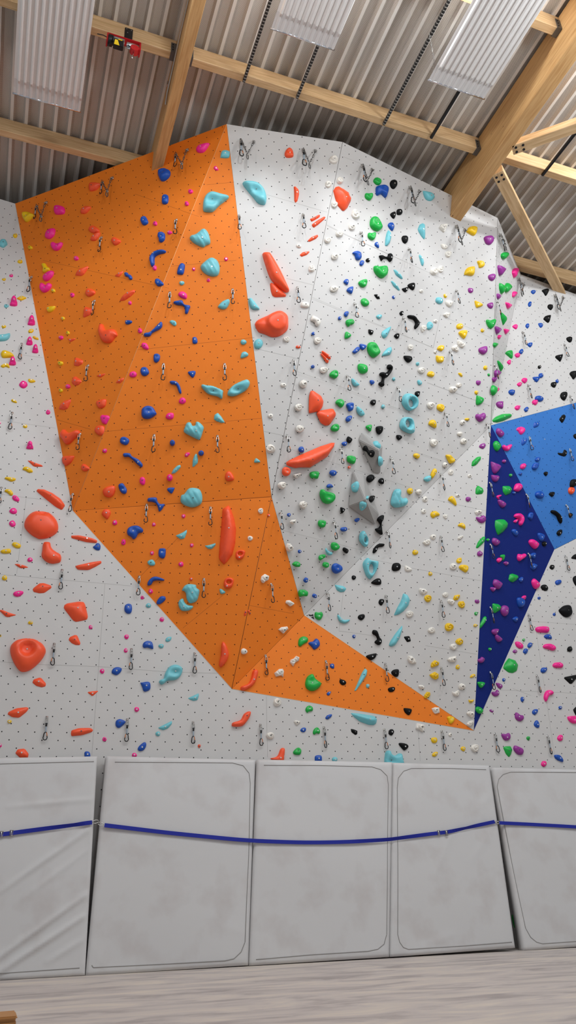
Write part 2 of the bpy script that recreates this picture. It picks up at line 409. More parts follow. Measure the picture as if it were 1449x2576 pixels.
# ---------------------------------------------------------------- roof timber
def bar(name, p, q, w, h, mat, label, cat, group=None, hint=V((0, 0, 1))):
    o = obj(name, beam_mesh(p, q, w, h, hint), mat, smooth=False); return tag(o, label, cat, group)
BZ0 = 9.37
def main_beam(x0, x1, yend, label):
    return bar('roof_beam', V(((x0 + x1) / 2, yend, (BZ0 + DECKZ) / 2 - 0.002)), V(((x0 + x1) / 2, -21, (BZ0 + DECKZ) / 2 - 0.002)), x1 - x0, DECKZ - BZ0 - 0.004, GLULAM, label, 'beam', 'main roof beams')
main_beam(1.135, 1.28, -1.25, 'slim timber roof beam that ends in the orange climbing face')
main_beam(5.72, 5.93, -1.75, 'broad glued timber roof beam that ends in the white climbing face')
PW, PH = 0.11, 0.25
PY = {1: -3.12 + PW / 2, 2: -1.24 + PW / 2, 3: -5.0 + PW / 2}
def purlin(x0, x1, k, label):
    z = DECKZ - PH / 2 - 0.003
    return bar('purlin', V((x0, PY[k], z)), V((x1, PY[k], z)), PW, PH, WOOD, label, 'purlin', 'timber purlins under the deck')
purlin(-6, 1.133, 1, 'timber purlin carrying the red hoist, left of the slim beam')
purlin(1.282, 5.718, 1, 'long timber purlin crossed by four black rails between the two beams')
purlin(5.932, 15, 1, 'timber purlin right of the broad beam, crossed by one black rail')
purlin(-6, 1.133, 2, 'lower left timber purlin running behind the orange face')
purlin(6.9, 15, 2, 'timber purlin at right that passes behind the long diagonal brace')
purlin(-6, 1.133, 3, 'timber purlin at the top left, mostly behind the ribbed panel')
purlin(1.282, 5.718, 3, 'short visible timber purlin end at the top right by the broad beam')
pb = on_plane(1405, 728, P3['R'], FN['S S3 X3 R']); BZ = 9.52
pa = on_z(1250, 428, 9.43); pb2 = pb + (pb - pa).normalized() * 0.25
def bolts4(o, c, d, n, sp=0.05, r=0.018):
    a = n.cross(d).normalized()
    for i in (-1, 1):
        for j in (-1, 1):
            bm = bmesh.new(); p = c + a * i * sp * 0.8 + d * j * sp
            tube(bm, [p, p + n * 0.012], r, 10); obj('bolt_head', bm, BLACK, o, False)
br = bar('diagonal_brace', pa, pb2, 0.17, 0.12, WOOD, 'long diagonal timber brace running down to the upper right white face', 'brace', 'diagonal roof braces')
bolts4(br, pa + (pb2 - pa).normalized() * 0.12 + V((0, 0, -0.06)), (pb2 - pa).normalized(), V((0, 0, -1)))
qa = on_z(1288, 372, 9.43); qb = on_z(1600, 262, 9.43)
br = bar('diagonal_brace', qa, qb, 0.17, 0.12, WOOD, 'timber brace rising to the right edge from the broad beam', 'brace', 'diagonal roof braces')
bolts4(br, qa + (qb - qa).normalized() * 0.1 + V((0, 0, -0.06)), (qb - qa).normalized(), V((0, 0, -1)))
def hanger(x, k, s, label):
    y = PY[k]; z0 = DECKZ - PH
    t = thing('joist_hanger', (x, y, z0), label, 'joist hanger', 'steel joist hangers')
    bm = bmesh.new(); w = PW / 2 + 0.004
    box(bm, (0, -w - 0.005, -0.008), (s * 0.07, -w, 0.17)); box(bm, (0, w, -0.008), (s * 0.07, w + 0.005, 0.17)); box(bm, (0, -w - 0.005, -0.012), (s * 0.07, w + 0.005, -0.006))
    bmesh.ops.recalc_face_normals(bm, faces=bm.faces); obj('bracket', bm, DARKSTEEL, t, False)
    for q in range(3):
        bm = bmesh.new(); c = V((s * 0.045, -w - 0.005, 0.03 + 0.05 * q)); tube(bm, [c, c + V((0, -0.008, 0))], 0.008, 8); obj('nail_head', bm, BLACK, t, False)
hanger(1.13, 1, -1, 'steel joist hanger on the left side of the slim beam')
hanger(1.285, 1, 1, 'steel joist hanger on the right side of the slim beam')
hanger(5.715, 1, -1, 'steel joist hanger where the long purlin meets the broad beam')
hanger(5.715, 3, -1, 'steel joist hanger at the top right edge of the photo')
# conduit on the slim beam
t = thing('cable_conduit', (1.12, -3, 9.6), 'thin grey cable conduit clipped along the slim beam', 'conduit')
bm = bmesh.new(); tube(bm, [V((0, -3, 0.1)), V((0, -0.4, 0.1)), V((0, 0.35, 0.0)), V((0, 0.45, -0.12))], 0.011, 8); obj('pipe', bm, STEEL, t)
for yy in (-0.9, 0.3):
    bm = bmesh.new(); box(bm, (-0.02, yy - 0.02, 0.06), (0.015, yy + 0.02, 0.13)); obj('clip', bm, STEEL, t, False)
# slotted rails
RZ = DECKZ - PH - 0.025
for i, ((x, y), lab) in enumerate((((613, 205), 'black slotted rail left of the middle ribbed panel'), ((747, 246), 'black slotted rail ending under the middle ribbed panel'),
        ((965, 313), 'long black slotted rail left of the right ribbed panel'), ((1084, 347), 'black rail running up behind the right ribbed panel'), ((1364, 441), 'black rail at the right edge beyond the broad beam'))):
    p = on_z(x, y, RZ); tilt = 0.0
    o = obj('ceiling_rail', beam_mesh(V((p.x, p.y, RZ)), V((p.x, -14, RZ)), 0.036, 0.04, bevel=0.002), RAILM if i < 3 else BLACK, smooth=False)
    tag(o, lab, 'rail', 'black ceiling rails')
# ribbed white panels hung under the rails
def ribbed_panel(pl, pr, label):
    Zp = 9.55
    a, b = on_z(*pl, Zp), on_z(*pr, Zp); yend = (a.y + b.y) / 2
    x0, x1 = a.x, b.x; w = x1 - x0
    t = thing('ceiling_panel', ((x0 + x1) / 2, yend, Zp), label, 'ceiling panel', 'ribbed white ceiling panels')
    nr = 11; bm = bmesh.new(); prof = []
    for i in range(nr):
        s = -w / 2 + w * i / nr; p = w / nr
        prof += [(s, 0.0), (s + p * 0.5, 0.0), (s + p * 0.56, -0.022), (s + p * 0.68, -0.032), (s + p * 0.86, -0.032), (s + p * 0.97, -0.02)]
    prof.append((w / 2, 0))
    rows = [[bm.verts.new((px, y, pz)) for px, pz in prof] for y in (-0.22, -9.0)]
    for i in range(len(prof) - 1): bm.faces.new((rows[0][i], rows[0][i + 1], rows[1][i + 1], rows[1][i]))
    obj('ribbed_sheet', bm, WHITEP, t, False)
    bm = bmesh.new(); prof2 = [(x, z * 0.35) for x, z in prof]
    r0 = [bm.verts.new((px, -0.22, pz)) for px, pz in prof]; r1 = [bm.verts.new((px, -0.17, pz)) for px, pz in prof2]; r2 = [bm.verts.new((px, 0.0, pz)) for px, pz in prof2]
    for A, B in ((r0, r1), (r1, r2)):
        for i in range(len(prof) - 1): bm.faces.new((A[i], A[i + 1], B[i + 1], B[i]))
    obj('end_sheet', bm, WHITEF, t, False)
    bm = bmesh.new(); tube(bm, [V((-w / 2 - 0.01, 0.005, 0)), V((w / 2 + 0.01, 0.005, 0))], 0.012, 10); obj('end_rod', bm, CHROME, t)
    for sx in (-1, 1):
        bm = bmesh.new(); tube(bm, [V((sx * w * 0.49, -0.1, 0)), V((sx * w * 0.47, -0.12, 0.18))], 0.004, 6); obj('hanging_wire', bm, STEEL, t)
ribbed_panel((33.5, 236), (202, 278), 'ribbed white ceiling panel at the upper left, beside the red hoist')
ribbed_panel((682, 71), (840, 124), 'short visible ribbed white ceiling panel at the top middle')
ribbed_panel((1077, 202), (1219, 246), 'ribbed white ceiling panel between black rail and broad beam')
p0, p1 = on_z(1080, 84, RZ - 0.02), on_z(1093, 160, 9.6)
def chain_links(bm, pts, n, lw, r):
    L = 0
    for i in range(n):
        f0, f1 = i / n, (i + 1) / n
        def at(f):
            k = f * (len(pts) - 1); j = min(int(k), len(pts) - 2); return pts[j].lerp(pts[j + 1], k - j)
        a, b = at(f0), at(f1); d = (b - a); c = (a + b) / 2; u1, u2 = frame(d); u = u1 if i % 2 else u2
        half = d.length * 0.62; d = d.normalized()
        loop = [c + d * (math.sin(tt) * half) + u * (math.cos(tt) * lw) for tt in [2 * math.pi * k / 10 for k in range(10)]]
        tube(bm, loop, r, 5, True)
bm = bmesh.new(); chain_links(bm, [p0, (p0 + p1) / 2 + V((0, 0, -0.1)), p1], 14, 0.008, 0.003)
tag(obj('hanging_chain', bm, STEEL), 'thin steel chain between black rail and right ribbed panel', 'chain')
# red hoist on the purlin
hp = on_plane(313, 105, V((0, PY[1] - PW / 2 - 0.1, 0)), V((0, 1, 0)))
t = thing('hoist', hp, 'red electric hoist with black and yellow control box on the upper left purlin', 'hoist')
def bx(name, a, b, m, par=None, bev=0.006):
    bm = bmesh.new(); box(bm, a, b); bmesh.ops.recalc_face_normals(bm, faces=bm.faces)
    if bev: bmesh.ops.bevel(bm, geom=list(bm.edges), offset=bev, segments=2, affect='EDGES')
    return obj(name, bm, m, par or t, False)
bx('mounting_plate', (0.0, 0.085, 0.06), (0.1, 0.098, 0.42), BLACK, None, 0.002)
for q in ((0.02, 0.39), (0.08, 0.385), (0.035, 0.32)):
    bm = bmesh.new(); tube(bm, [V((q[0], 0.085, q[1])), V((q[0], 0.078, q[1]))], 0.007, 8); obj('plate_screw', bm, STEEL, t, False)
fr = bx('frame', (-0.2, -0.02, 0.04), (0.2, 0.085, 0.06), REDM); bx('frame_end', (-0.215, -0.02, -0.08), (-0.195, 0.085, 0.06), REDM); bx('frame_end', (0.185, -0.02, -0.1), (0.205, 0.085, 0.06), REDM)
bm = bmesh.new(); tube(bm, [V((-0.15, 0.02, -0.02)), V((0.0, 0.02, -0.02))], 0.055, 20); obj('motor', bm, STEEL, t)
bm = bmesh.new(); tube(bm, [V((-0.195, 0.02, -0.03)), V((-0.14, 0.02, -0.03))], 0.068, 20); obj('motor_cap', bm, BLACK, t)
cb = bx('control_box', (-0.13, -0.06, -0.2), (-0.01, 0.0, -0.07), BLACK)
bm = bmesh.new(); vs = [bm.verts.new(v) for v in ((-0.125, -0.064, -0.195), (-0.06, -0.064, -0.195), (-0.085, -0.064, -0.1), (-0.118, -0.064, -0.1))]; bm.faces.new(vs)
e = bmesh.ops.extrude_face_region(bm, geom=bm.faces[:]); bmesh.ops.translate(bm, verts=[v for v in e['geom'] if isinstance(v, bmesh.types.BMVert)], vec=(0, 0.003, 0)); obj('yellow_label', bm, YELM, cb, False)
bx('yellow_sticker', (-0.08, -0.064, -0.09), (-0.03, -0.06, -0.075), YELM, cb, 0)
bm = bmesh.new(); tube(bm, [V((0.03, 0.02, -0.02)), V((0.18, 0.02, -0.02))], 0.04, 16); obj('drum', bm, CHROME, t)
bm = bmesh.new(); tube(bm, [V((0.13, -0.03, -0.09)), V((0.13, 0.05, -0.09))], 0.055, 8); obj('cable_guide', bm, REDM, t, False)
bm = bmesh.new(); tube(bm, [V((0.12, 0, -0.1)), V((0.118, 0, -0.2)), V((0.105, 0, -0.23)), V((0.112, 0, -0.27))], 0.006, 6); obj('cable_end', bm, CHROME, t)
bm = bmesh.new(); tube(bm, [V((-0.2, 0, -0.02)), V((-0.26, 0, 0.0)), V((-0.33, 0.0, -0.01))], 0.006, 6); obj('power_lead', bm, BLACK, t)

# ---------------------------------------------------------------- grey volumes on the white face
def volume(outer, ridge, faces, rise, label):
    Z = lambda q: zz(830, 1080, *q)
    c = Z((sum(p[0] for p in outer) / len(outer), sum(p[1] for p in outer) / len(outer)))
    p, n, nm = hit(*c)
    pts = [on_plane(*Z(q), p, n) + n * 0.001 for q in outer]
    for q, h in zip(ridge, rise): pts.append(on_plane(*Z(q), p + n * h, n))
    bm = bmesh.new(); vs = [bm.verts.new(v) for v in pts]
    for f in faces:
        ff = bm.faces.new([vs[i] for i in f])
        for i, j, k in geometry.tessellate_polygon([[pts[q] for q in f]]):
            a, b, c2 = (pts[f[m]] for m in (i, j, k)); m = (b - a).cross(c2 - a).normalized()
            if m.dot(n) < 0: m = -m
            TRIS.append((a, b, c2, m, nm))
    bmesh.ops.recalc_face_normals(bm, faces=bm.faces)
    for v in bm.verts: v.co -= pts[0]
    bmesh.ops.bevel(bm, geom=list(bm.edges), offset=0.008, segments=2, affect='EDGES')
    o = obj('climbing_volume', bm, VOLM, smooth=False); o.location = pts[0]
    return tag(o, label, 'climbing volume', 'grey volumes on the white face')
volume([(385, 45), (500, 115), (637, 205), (610, 535), (525, 520), (353, 130)], [(590, 255)], [(0, 5, 6), (0, 6, 1), (1, 6, 2), (5, 4, 6), (4, 3, 6), (3, 2, 6)], [0.16],
       'grey wedge volume carrying a black dumbbell shaped hold, upper of the two')
volume([(280, 505), (405, 545), (595, 1030), (545, 1158), (228, 935)], [(430, 862)], [(0, 4, 5), (4, 3, 5), (0, 5, 1), (1, 5, 2), (3, 2, 5)], [0.22],
       'grey pyramid volume with turquoise holds on its left sides, lower of the two')

# ---------------------------------------------------------------- climbing holds
DATA = """
T 0 480 4.83
yJ 263,290 280,258 340,252 412,285 400,308 322,372 280,345
pP 652,200 690,170 760,185 782,225 770,272 700,282 658,268
oP 977,265 985,220 1030,185 1095,188 1090,215 1050,262 1010,275
oP 1073,475 1095,430 1140,422 1198,465 1195,498 1130,512
oP 1098,595 1110,555 1150,518 1205,500 1210,530 1170,590 1140,602
oP 1350,605 1365,570 1400,562 1460,600 1455,625 1410,655 1375,648
tP 0,600 20,585 65,588 92,640 75,662 40,685 0,668 -20,640
ye 186 543 56 52
ye 365 688 56 50
ye 244 857 64 46
pP 541,545 560,490 610,455 660,455 662,500 645,545 600,578 555,570
pJ 613,665 625,630 650,620 685,635 745,622 755,640 730,690 690,720 640,710
pe 924 818 58 54
yP 503,900 520,880 548,880 565,912 598,935 595,965 550,992 515,980 520,940
pP 515,1045 540,1010 600,970 645,975 640,1020 600,1070 560,1092 525,1080
pJ 478,1185 490,1125 510,1115 550,1138 585,1118 618,1130 610,1170 570,1215 515,1228
ye 646 1212 50 46
oF 908,1025 925,975 960,940 1065,906 1068,930 1020,1005 985,1030
oF 1388,1030 1445,985 1500,970 1472,1015 1442,1048
pe 137 1028 46 38
ye 48 1074 48 34
yP 205,1302 260,1276 300,1288 322,1302 262,1330 225,1318
pK 167 1338 92 104
te 77 1397 58 44
yP 565,1440 575,1410 660,1397 667,1415 640,1455 605,1472 575,1468
oP 1035,1240 1055,1190 1100,1187 1148,1215 1145,1250 1085,1280 1045,1265
pe 876 1264 50 54
oF 1002,1525 1010,1440 1030,1402 1118,1425 1112,1470 1085,1505 1020,1535
ye 763 1549 46 44
pK 383 1573 90 102
ye 47 1648 56 36
yP 342,1705 360,1682 395,1678 410,1700 385,1725 355,1720
ye 434 1786 80 34 25
ye 823 1725 46 46
pe 739 1782 58 48
oF 812,1785 850,1800 918,1787 905,1810 852,1838
oP 1192,1720 1200,1640 1235,1612 1265,1680 1290,1690 1380,1678 1415,1745 1390,1770 1345,1830 1290,1842 1230,1815
tP -40,1745 0,1745 60,1740 122,1728 115,1780 80,1810 30,1820 -40,1815
pK 359 1824 78 86
a 455 180 568 150 490 370
q 1235 560 1215 740
q 385 1040 362 1230
q 1150 1330 1130 1510
T 290 300 4.83
a 742 420 880 380 805 600
pP 978,360 1005,320 1060,295 1135,285 1130,315 1080,385 1030,402 990,390
tP 1278,450 1290,390 1330,370 1385,385 1392,410 1378,465 1285,465
bJ 513,650 525,608 590,588 655,615 655,680 600,735 550,740 520,690
pP 1195,590 1210,568 1235,575 1255,615 1225,620 1205,608
pe 913 875 58 54
bJ 563,990 568,930 605,910 638,925 640,990 620,1022 572,1025
tL 1070,1095 1068,1000 1095,920 1150,875 1200,872 1260,890 1370,920 1378,945 1340,980 1260,1040 1190,1110 1110,1115
pe 867 1024 50 56
bJ 302,1225 320,1185 360,1175 388,1220 395,1255 360,1282 325,1275
pe 483 1265 52 54
bJ 512,1420 520,1378 560,1365 595,1385 598,1450 565,1488 530,1485 525,1450
pP 630,1375 655,1350 692,1372 680,1390 650,1398
q 745 1215 740 1395
tS 905,1440 925,1405 975,1390 1060,1325 1110,1345 1145,1410 1155,1500 1100,1525 1065,1548 960,1500
bP 413,1700 425,1660 470,1610 540,1585 605,1590 600,1618 530,1635 480,1665 470,1700 470,1755 445,1785 430,1775
pe 476 1805 50 60
tS 1035,1785 1090,1720 1160,1675 1230,1700 1265,1760 1270,1830 1245,1890 1170,1902 1080,1860
bP 750,1870 765,1790 800,1745 845,1765 840,1830 825,1880 790,1885
pe 1347 1697 46 48
pe 953 1820 40 44
bP 108,1875 125,1858 150,1865 160,1885 185,1890 205,1925 195,1945 170,1945 150,1915 120,1905
T 180 300 3.6225
a 285 568 375 540 320 700
oP 155,610 165,580 205,572 268,585 245,615 220,640 165,650
T 0 860 4.83
q 265 20 250 210
yP 10,145 22,110 60,100 130,125 168,160 160,182 55,190 25,180
pK 430 82 76 92
pK 153 231 84 90
yP 8,290 60,262 100,268 118,300 112,315 70,300 40,312
pP 232,518 255,480 285,470 325,490 335,525 300,558 260,552
yP 342,468 350,448 400,455 430,475 420,488 380,495 355,485
ye 171 719 78 34 25
pe 585 853 54 56
pe 0 983 24 30
ye 307 1025 54 42
pK 364 1253 86 86
q 148 858 122 1060
oF 332,1437 370,1440 440,1470 505,1490 527,1513 415,1516
yP 275,1548 290,1520 330,1516 385,1545 398,1580 350,1585 310,1562
yP 57,1658 75,1640 130,1645 185,1655 187,1680 140,1695 100,1680
q 18 1768 0 1960
yP 55,1815 70,1792 120,1790 155,1825 158,1850 130,1865 90,1832
oF 892,285 900,195 930,187 1005,220 998,262 945,292
ye 732 259 66 56
oF 863,490 880,430 910,412 980,460 985,485 950,520 905,530
pe 823 540 58 52
ye 737 590 50 50
oF 1165,410 1215,392 1278,382 1270,398 1220,434
oF 708,805 730,750 780,708 852,692 855,720 820,805 775,825 715,815
oP 1165,745 1185,712 1278,692 1282,745 1265,785 1215,805 1185,790
pP 1215,915 1240,885 1275,890 1305,890 1328,915 1300,970 1280,998 1240,985 1225,950
oP 1145,1075 1165,1030 1205,1012 1255,1020 1262,1075 1240,1125 1200,1132 1160,1105
oP 722,1135 750,1078 775,1060 800,1085 850,1100 930,1065 960,1090 955,1125 890,1180 840,1230 790,1238 755,1190
q 1072 280 1045 475
q 975 1110 950 1310
oP 752,1430 765,1390 885,1380 888,1410 850,1470 795,1500 760,1475
oP 983,1525 995,1490 1025,1482 1080,1525 1075,1552 1030,1570 995,1555
pe 1273 1322 56 54
oP 1247,1820 1260,1785 1310,1755 1385,1748 1402,1800 1375,1865 1330,1890 1270,1870
T 280 690 4.83
oF 47,1318 80,1275 152,1250 140,1290 105,1322
bJ 527,95 535,60 570,50 600,75 628,105 620,130 570,142 540,120
te 857 105 64 52
pe 1181 70 42 44
oF 92,322 130,260 190,210 280,178 282,215 230,265 160,312
pe 225 346 42 46
pP 812,240 835,210 880,210 920,245 912,295 870,290 830,270
q 712 215 702 408
bP 755,345 775,322 860,315 885,360 958,380 945,430 925,475 895,470 895,420 870,380 800,370
bP 168,590 175,558 240,560 248,585 210,605 178,605
pe 346 684 50 64
bP 392,730 410,710 470,695 560,610 600,575 620,590 615,640 580,670 500,710 470,750 405,752
tP 707,575 735,555 780,570 793,605 775,628 740,612
bP 985,800 990,765 1020,760 1040,775 1048,825 1020,845 990,835
pP 366,850 385,830 430,840 455,890 440,915 400,905 372,880
bJ 512,1010 520,970 560,962 592,985 585,1040 550,1072 518,1055
q 635 1085 628 1285
bJ 352,1175 370,1130 420,1125 450,1160 458,1200 420,1232 375,1225
pP 219,1215 235,1185 280,1178 308,1205 300,1240 260,1252 225,1240
bP 930,1195 960,1175 1022,1175 1015,1225 985,1255
bP 708,1305 735,1292 790,1300 830,1345 852,1420 845,1452 820,1430 795,1360 770,1340 730,1335
tL 1093,1350 1110,1335 1160,1345 1240,1355 1350,1405 1358,1440 1345,1510 1290,1480 1180,1450 1110,1385
q 1377 1085 1375 1285
pP 820,1540 840,1505 870,1495 900,1515 905,1550 870,1575 830,1565
bJ 365,1680 375,1625 435,1593 500,1610 540,1670 545,1700 470,1750 400,1750 370,1720
pP 660,1725 690,1685 750,1685 760,1720 745,1755 700,1762 670,1750
tF 1245,1760 1255,1705 1295,1680 1340,1730 1382,1800 1340,1805 1280,1785
tS 880,1905 895,1850 920,1800 965,1797 985,1835 1020,1830 1030,1790 1070,1795 1122,1850 1115,1900 1080,2000 1040,2000 990,1975 920,1940
tP 1297,385 1350,325 1425,298 1440,340 1400,410 1350,422 1310,405
T 560 690 4.83
tL 60,1455 75,1400 150,1330 280,1275 325,1295 330,1335 290,1400 200,1455 130,1478 80,1472
q 122 178 122 355
tP 315,320 330,285 365,300 440,395 445,425 380,430 335,395
oP 489,-244 505,-270 567,-271 595,-243 656,-144 716,-34 760,60 812,180 800,205 765,210 700,165 630,100 575,25 526,-114
q 910 155 912 340
wP 948,370 965,340 1000,332 1045,345 1055,390 1030,408 960,400
oF 577,110 595,95 640,115 720,190 775,240 770,270 640,275 605,255 585,190
oB 400,585 440,540 560,485 650,440 720,435 790,485 805,560 800,650 760,700 690,745 600,752 510,715 440,690 402,620 ; 650 598 250 226
tP 382,845 400,800 440,780 480,800 492,840 470,885 430,905 395,895
te 253 822 76 66
tP 218,1000 235,950 275,938 312,965 305,992 262,1010 225,1018
wW 777 790 84 70
oe 918 882 60 38
be 1427 533 40 44
be 1105 720 42 42
be 1099 1122 42 42
wP 1078,555 1095,505 1120,505 1180,545 1192,590 1165,632 1135,615 1120,580
wW 1358 175 94 80
wW 1158 805 84 84
oF 1205,935 1220,925 1310,985 1320,1030 1300,1032 1215,960
oF 1192,965 1205,958 1270,1015 1295,1050 1285,1080 1260,1070
wW 1234 1162 98 76
gJ 1305,1230 1320,1190 1370,1160 1405,1180 1408,1230 1380,1265 1340,1255
q 862 1035 868 1228
wW 985 1330 90 100
we 738 1346 74 54
wW 928 1615 90 90
we 582 1720 64 58
wW 944 1875 100 90
oF 1058,1680 1062,1480 1080,1415 1110,1408 1210,1475 1238,1540 1225,1610 1185,1660 1080,1685
oF 1150,1685 1180,1655 1350,1625 1385,1680 1385,1720 1310,1830 1260,1838 1200,1800
gJ 1320,1870 1345,1830 1390,1815 1420,1840 1415,1890 1380,1910 1335,1900
T 580 300 4.83
a 125 255 280 280 205 480
oJ 658,420 675,370 715,340 755,370 768,430 750,458 680,460
a 880 365 1028 390 962 595
wW 1256 488 110 106
wW 1190 788 80 84
wW 1332 742 78 90
tL 150,775 180,745 270,745 350,775 410,840 440,930 435,1000 410,1028 340,1010 280,940 220,870
oF 768,815 790,810 830,850 835,910 815,990 790,1012 775,985 775,900
wW 1265 1034 76 80
q 105 1165 110 1335
q 880 1150 900 1322
oF 965,1210 1000,1195 1075,1155 1092,1165 1080,1190 985,1245
oF 988,1275 1050,1230 1135,1178 1158,1185 1140,1215 1070,1275 1015,1315 995,1300
oF 935,1475 980,1430 1060,1397 1068,1420 1040,1450 960,1488
we 830 1537 64 50 20
oF 840,1645 880,1610 955,1600 962,1612 930,1645 865,1670
wW 1327 1388 86 80
wW 1183 1468 74 74
wW 1270 1665 82 82
wW 987 1812 78 92
T 860 380 4.83
oF -92,473 -65,430 -30,418 30,450 90,490 125,565 120,600 80,680 40,718 15,715 -40,650 -70,560
a 243 170 362 230 320 410
gJ 387,365 405,325 440,318 480,345 482,385 455,410 420,405
bJ 420,450 440,418 510,402 560,425 573,470 545,560 520,552 485,520 450,535 425,525
kP 587,395 605,355 640,343 672,365 675,415 640,458 605,445
gJ 283,545 295,508 330,510 372,508 380,550 345,598 300,580
a 822 435 937 490 895 665
tP 992,490 1010,482 1090,500 1130,550 1110,590 1070,603 1020,575
wV 122,770 140,710 165,697 205,750 220,800 180,825 140,805
wW 126 915 76 90
kP 590,775 610,745 650,735 655,785 630,822
kP 668,730 685,703 725,705 740,740 720,772 675,772
gJ 350,890 360,820 400,787 450,810 490,880 498,930 450,970 410,962 370,930
bP 563,910 580,870 620,868 640,910 630,950 610,968
tF 530,1150 535,1060 550,990 570,955 600,985 608,1040 590,1110 560,1150
gJ 320,1030 330,990 365,993 405,983 418,1010 405,1060 375,1082 335,1060
kP 730,1060 745,1028 785,1025 808,1050 800,1100 775,1123 745,1105
tF 928,945 950,890 990,870 1018,890 1022,1000 1018,1055 1005,1072 970,1030 940,980
wV 1188,925 1215,885 1265,880 1288,895 1270,940 1245,988 1215,965
bP 402,1140 410,1110 435,1105 452,1140 452,1175 430,1170
q 228 985 245 1150
wP 1207,1135 1225,1125 1282,1145 1282,1180 1240,1190 1215,1165
bP 135,1240 150,1220 190,1210 232,1230 243,1290 210,1325 175,1310 160,1260
ke 320 1325 50 50
bP 218,1375 235,1330 265,1330 272,1360 245,1395
kP 458,1270 490,1262 530,1280 560,1275 570,1245 600,1242 620,1275 612,1325 590,1345 565,1320 545,1305 510,1310 485,1335 470,1305
q 812 1180 845 1350
tF 937,1270 948,1252 985,1290 1003,1350 990,1398 970,1385
wW 1298 1250 72 84
gJ 400,1450 405,1390 460,1395 540,1388 565,1430 555,1500 505,1540 450,1520
wW 1125 1460 90 100
wW 1205 1432 62 90
tF 630,1438 660,1440 725,1500 747,1550 720,1552 660,1505
gJ 208,1605 225,1575 290,1552 313,1575 305,1620 285,1650 240,1648
bP 25,1590 50,1555 80,1560 82,1600 65,1625
tF 598,1578 620,1575 680,1630 712,1690 690,1692 630,1640
kP 732,1675 765,1660 808,1652 800,1690 770,1715
kP 803,1630 835,1605 885,1600 890,1650 870,1690 825,1665
we 966 1702 46 46
bP 63,1690 90,1655 140,1645 135,1700 120,1733 85,1715
kF 392,1742 430,1737 455,1760 468,1795 430,1795
be 632 1775 36 40
gJ 237,1825 250,1793 290,1788 332,1830 325,1875 280,1882 250,1860
ye 1258 1760 38 52 -25
tP 1143,1815 1155,1780 1195,1775 1228,1800 1222,1845 1190,1857 1155,1840
wP 1262,1830 1285,1810 1345,1820 1348,1860 1315,1895 1275,1870
q 1388 1685 1415 1845
T 1149 500 4.83
a -10 330 95 380 68 560
yJ 125,390 160,340 210,328 252,345 245,405 215,447 150,415
vP 338,470 365,448 425,443 452,475 448,520 410,558 365,545 345,505
a 515 430 550 500 565 670
gP 548,700 560,660 610,645 622,685 600,720 572,738
vP 515,805 585,838 592,860 560,910 535,935 517,880
pP 685,890 700,850 740,838 745,870 710,960 690,920
yJ 255,755 310,750 342,785 330,825 280,838 270,805
yJ 100,915 120,855 160,825 215,820 222,850 205,930 130,925
vP 387,950 395,925 440,908 470,920 468,970 435,997 400,980
gP 530,1030 545,1028 592,1065 585,1110 553,1158 530,1090
gP 597,1060 615,1022 640,1030 662,1075 645,1110 610,1142 595,1100
a 745 970 800 1040 795 1185
pP 683,1165 690,1130 720,1125 728,1160 700,1195 685,1190
vP 493,1155 515,1155 535,1190 510,1222 495,1200
vP 140,1100 155,1082 195,1090 200,1125 180,1145 150,1135
bP 903,1130 920,1108 955,1112 957,1140 930,1158
kP 1038,1115 1055,1100 1100,1088 1122,1110 1108,1150 1085,1177 1060,1140
a 1187 1170 1285 1205 1265 1365
yJ 223,1240 255,1245 310,1275 315,1300 265,1320 240,1315
vP 373,1290 385,1272 435,1257 445,1300 430,1332 395,1325
pP 605,1255 660,1280 665,1300 630,1337 610,1300
q 485 1240 510 1400
bP 868,1280 885,1248 908,1255 905,1300 880,1310
kP 1107,1310 1120,1282 1160,1285 1172,1320 1150,1350 1120,1335
gF 541,1378 560,1378 600,1415 612,1460 590,1520 575,1538 553,1460
gP 362,1490 375,1465 415,1475 465,1458 480,1490 455,1550 420,1580 385,1550
kP 1060,1455 1085,1420 1140,1410 1145,1430 1130,1490 1110,1502 1075,1475
pP 678,1550 715,1522 742,1540 735,1575 715,1582
bP 837,1545 855,1515 878,1520 880,1555 860,1575
bP 993,1515 1030,1508 1050,1530 1040,1558 1015,1562
yP 0,1545 20,1520 60,1515 80,1550 60,1578 10,1580
yJ 28,1635 60,1600 120,1595 132,1620 120,1660 92,1700
ye 315 1600 42 46
vP 475,1560 490,1548 530,1570 535,1600 495,1645 478,1600
pP 582,1580 625,1585 632,1605 600,1645 585,1610
pP 500,1680 515,1655 540,1660 532,1690 515,1705
q 800 1615 830 1770
bP 862,1775 880,1748 918,1748 918,1780 895,1803
kP 1337,1690 1370,1672 1402,1685 1400,1730 1375,1743 1345,1720
gP 452,1780 460,1748 498,1755 495,1780 465,1808
vP 270,1835 285,1810 350,1788 372,1800 370,1860 330,1892 285,1870
q 1305 1765 1335 1910
T 850 760 4.83
q 205 10 215 180
bP 77,150 95,115 128,113 130,145 105,180
gJ 100,245 115,215 175,203 203,235 190,268 150,275 140,297 115,280
tP 470,175 495,150 535,155 530,185 500,205
kP 753,130 775,107 798,115 795,150 775,162 757,150
q 795 185 825 360
kP 850,170 870,155 930,165 970,210 995,255 975,300 945,327 933,300 945,255 920,210 870,195
wV 1015,300 1030,278 1070,285 1085,320 1060,345 1030,370 1017,340
tP 1085,290 1095,250 1125,235 1158,270 1150,310 1120,335 1090,325
we 1187 230 50 42
wV 1280,150 1320,122 1365,130 1360,160 1330,192 1290,165
gP 88,420 92,380 110,357 158,390 160,415 125,440 92,440
kF 375,325 438,345 430,385 405,398 377,375
tF 535,390 545,355 600,315 655,290 640,340 600,420 570,440 545,420
kP 688,405 715,380 747,385 745,425 725,445 695,425
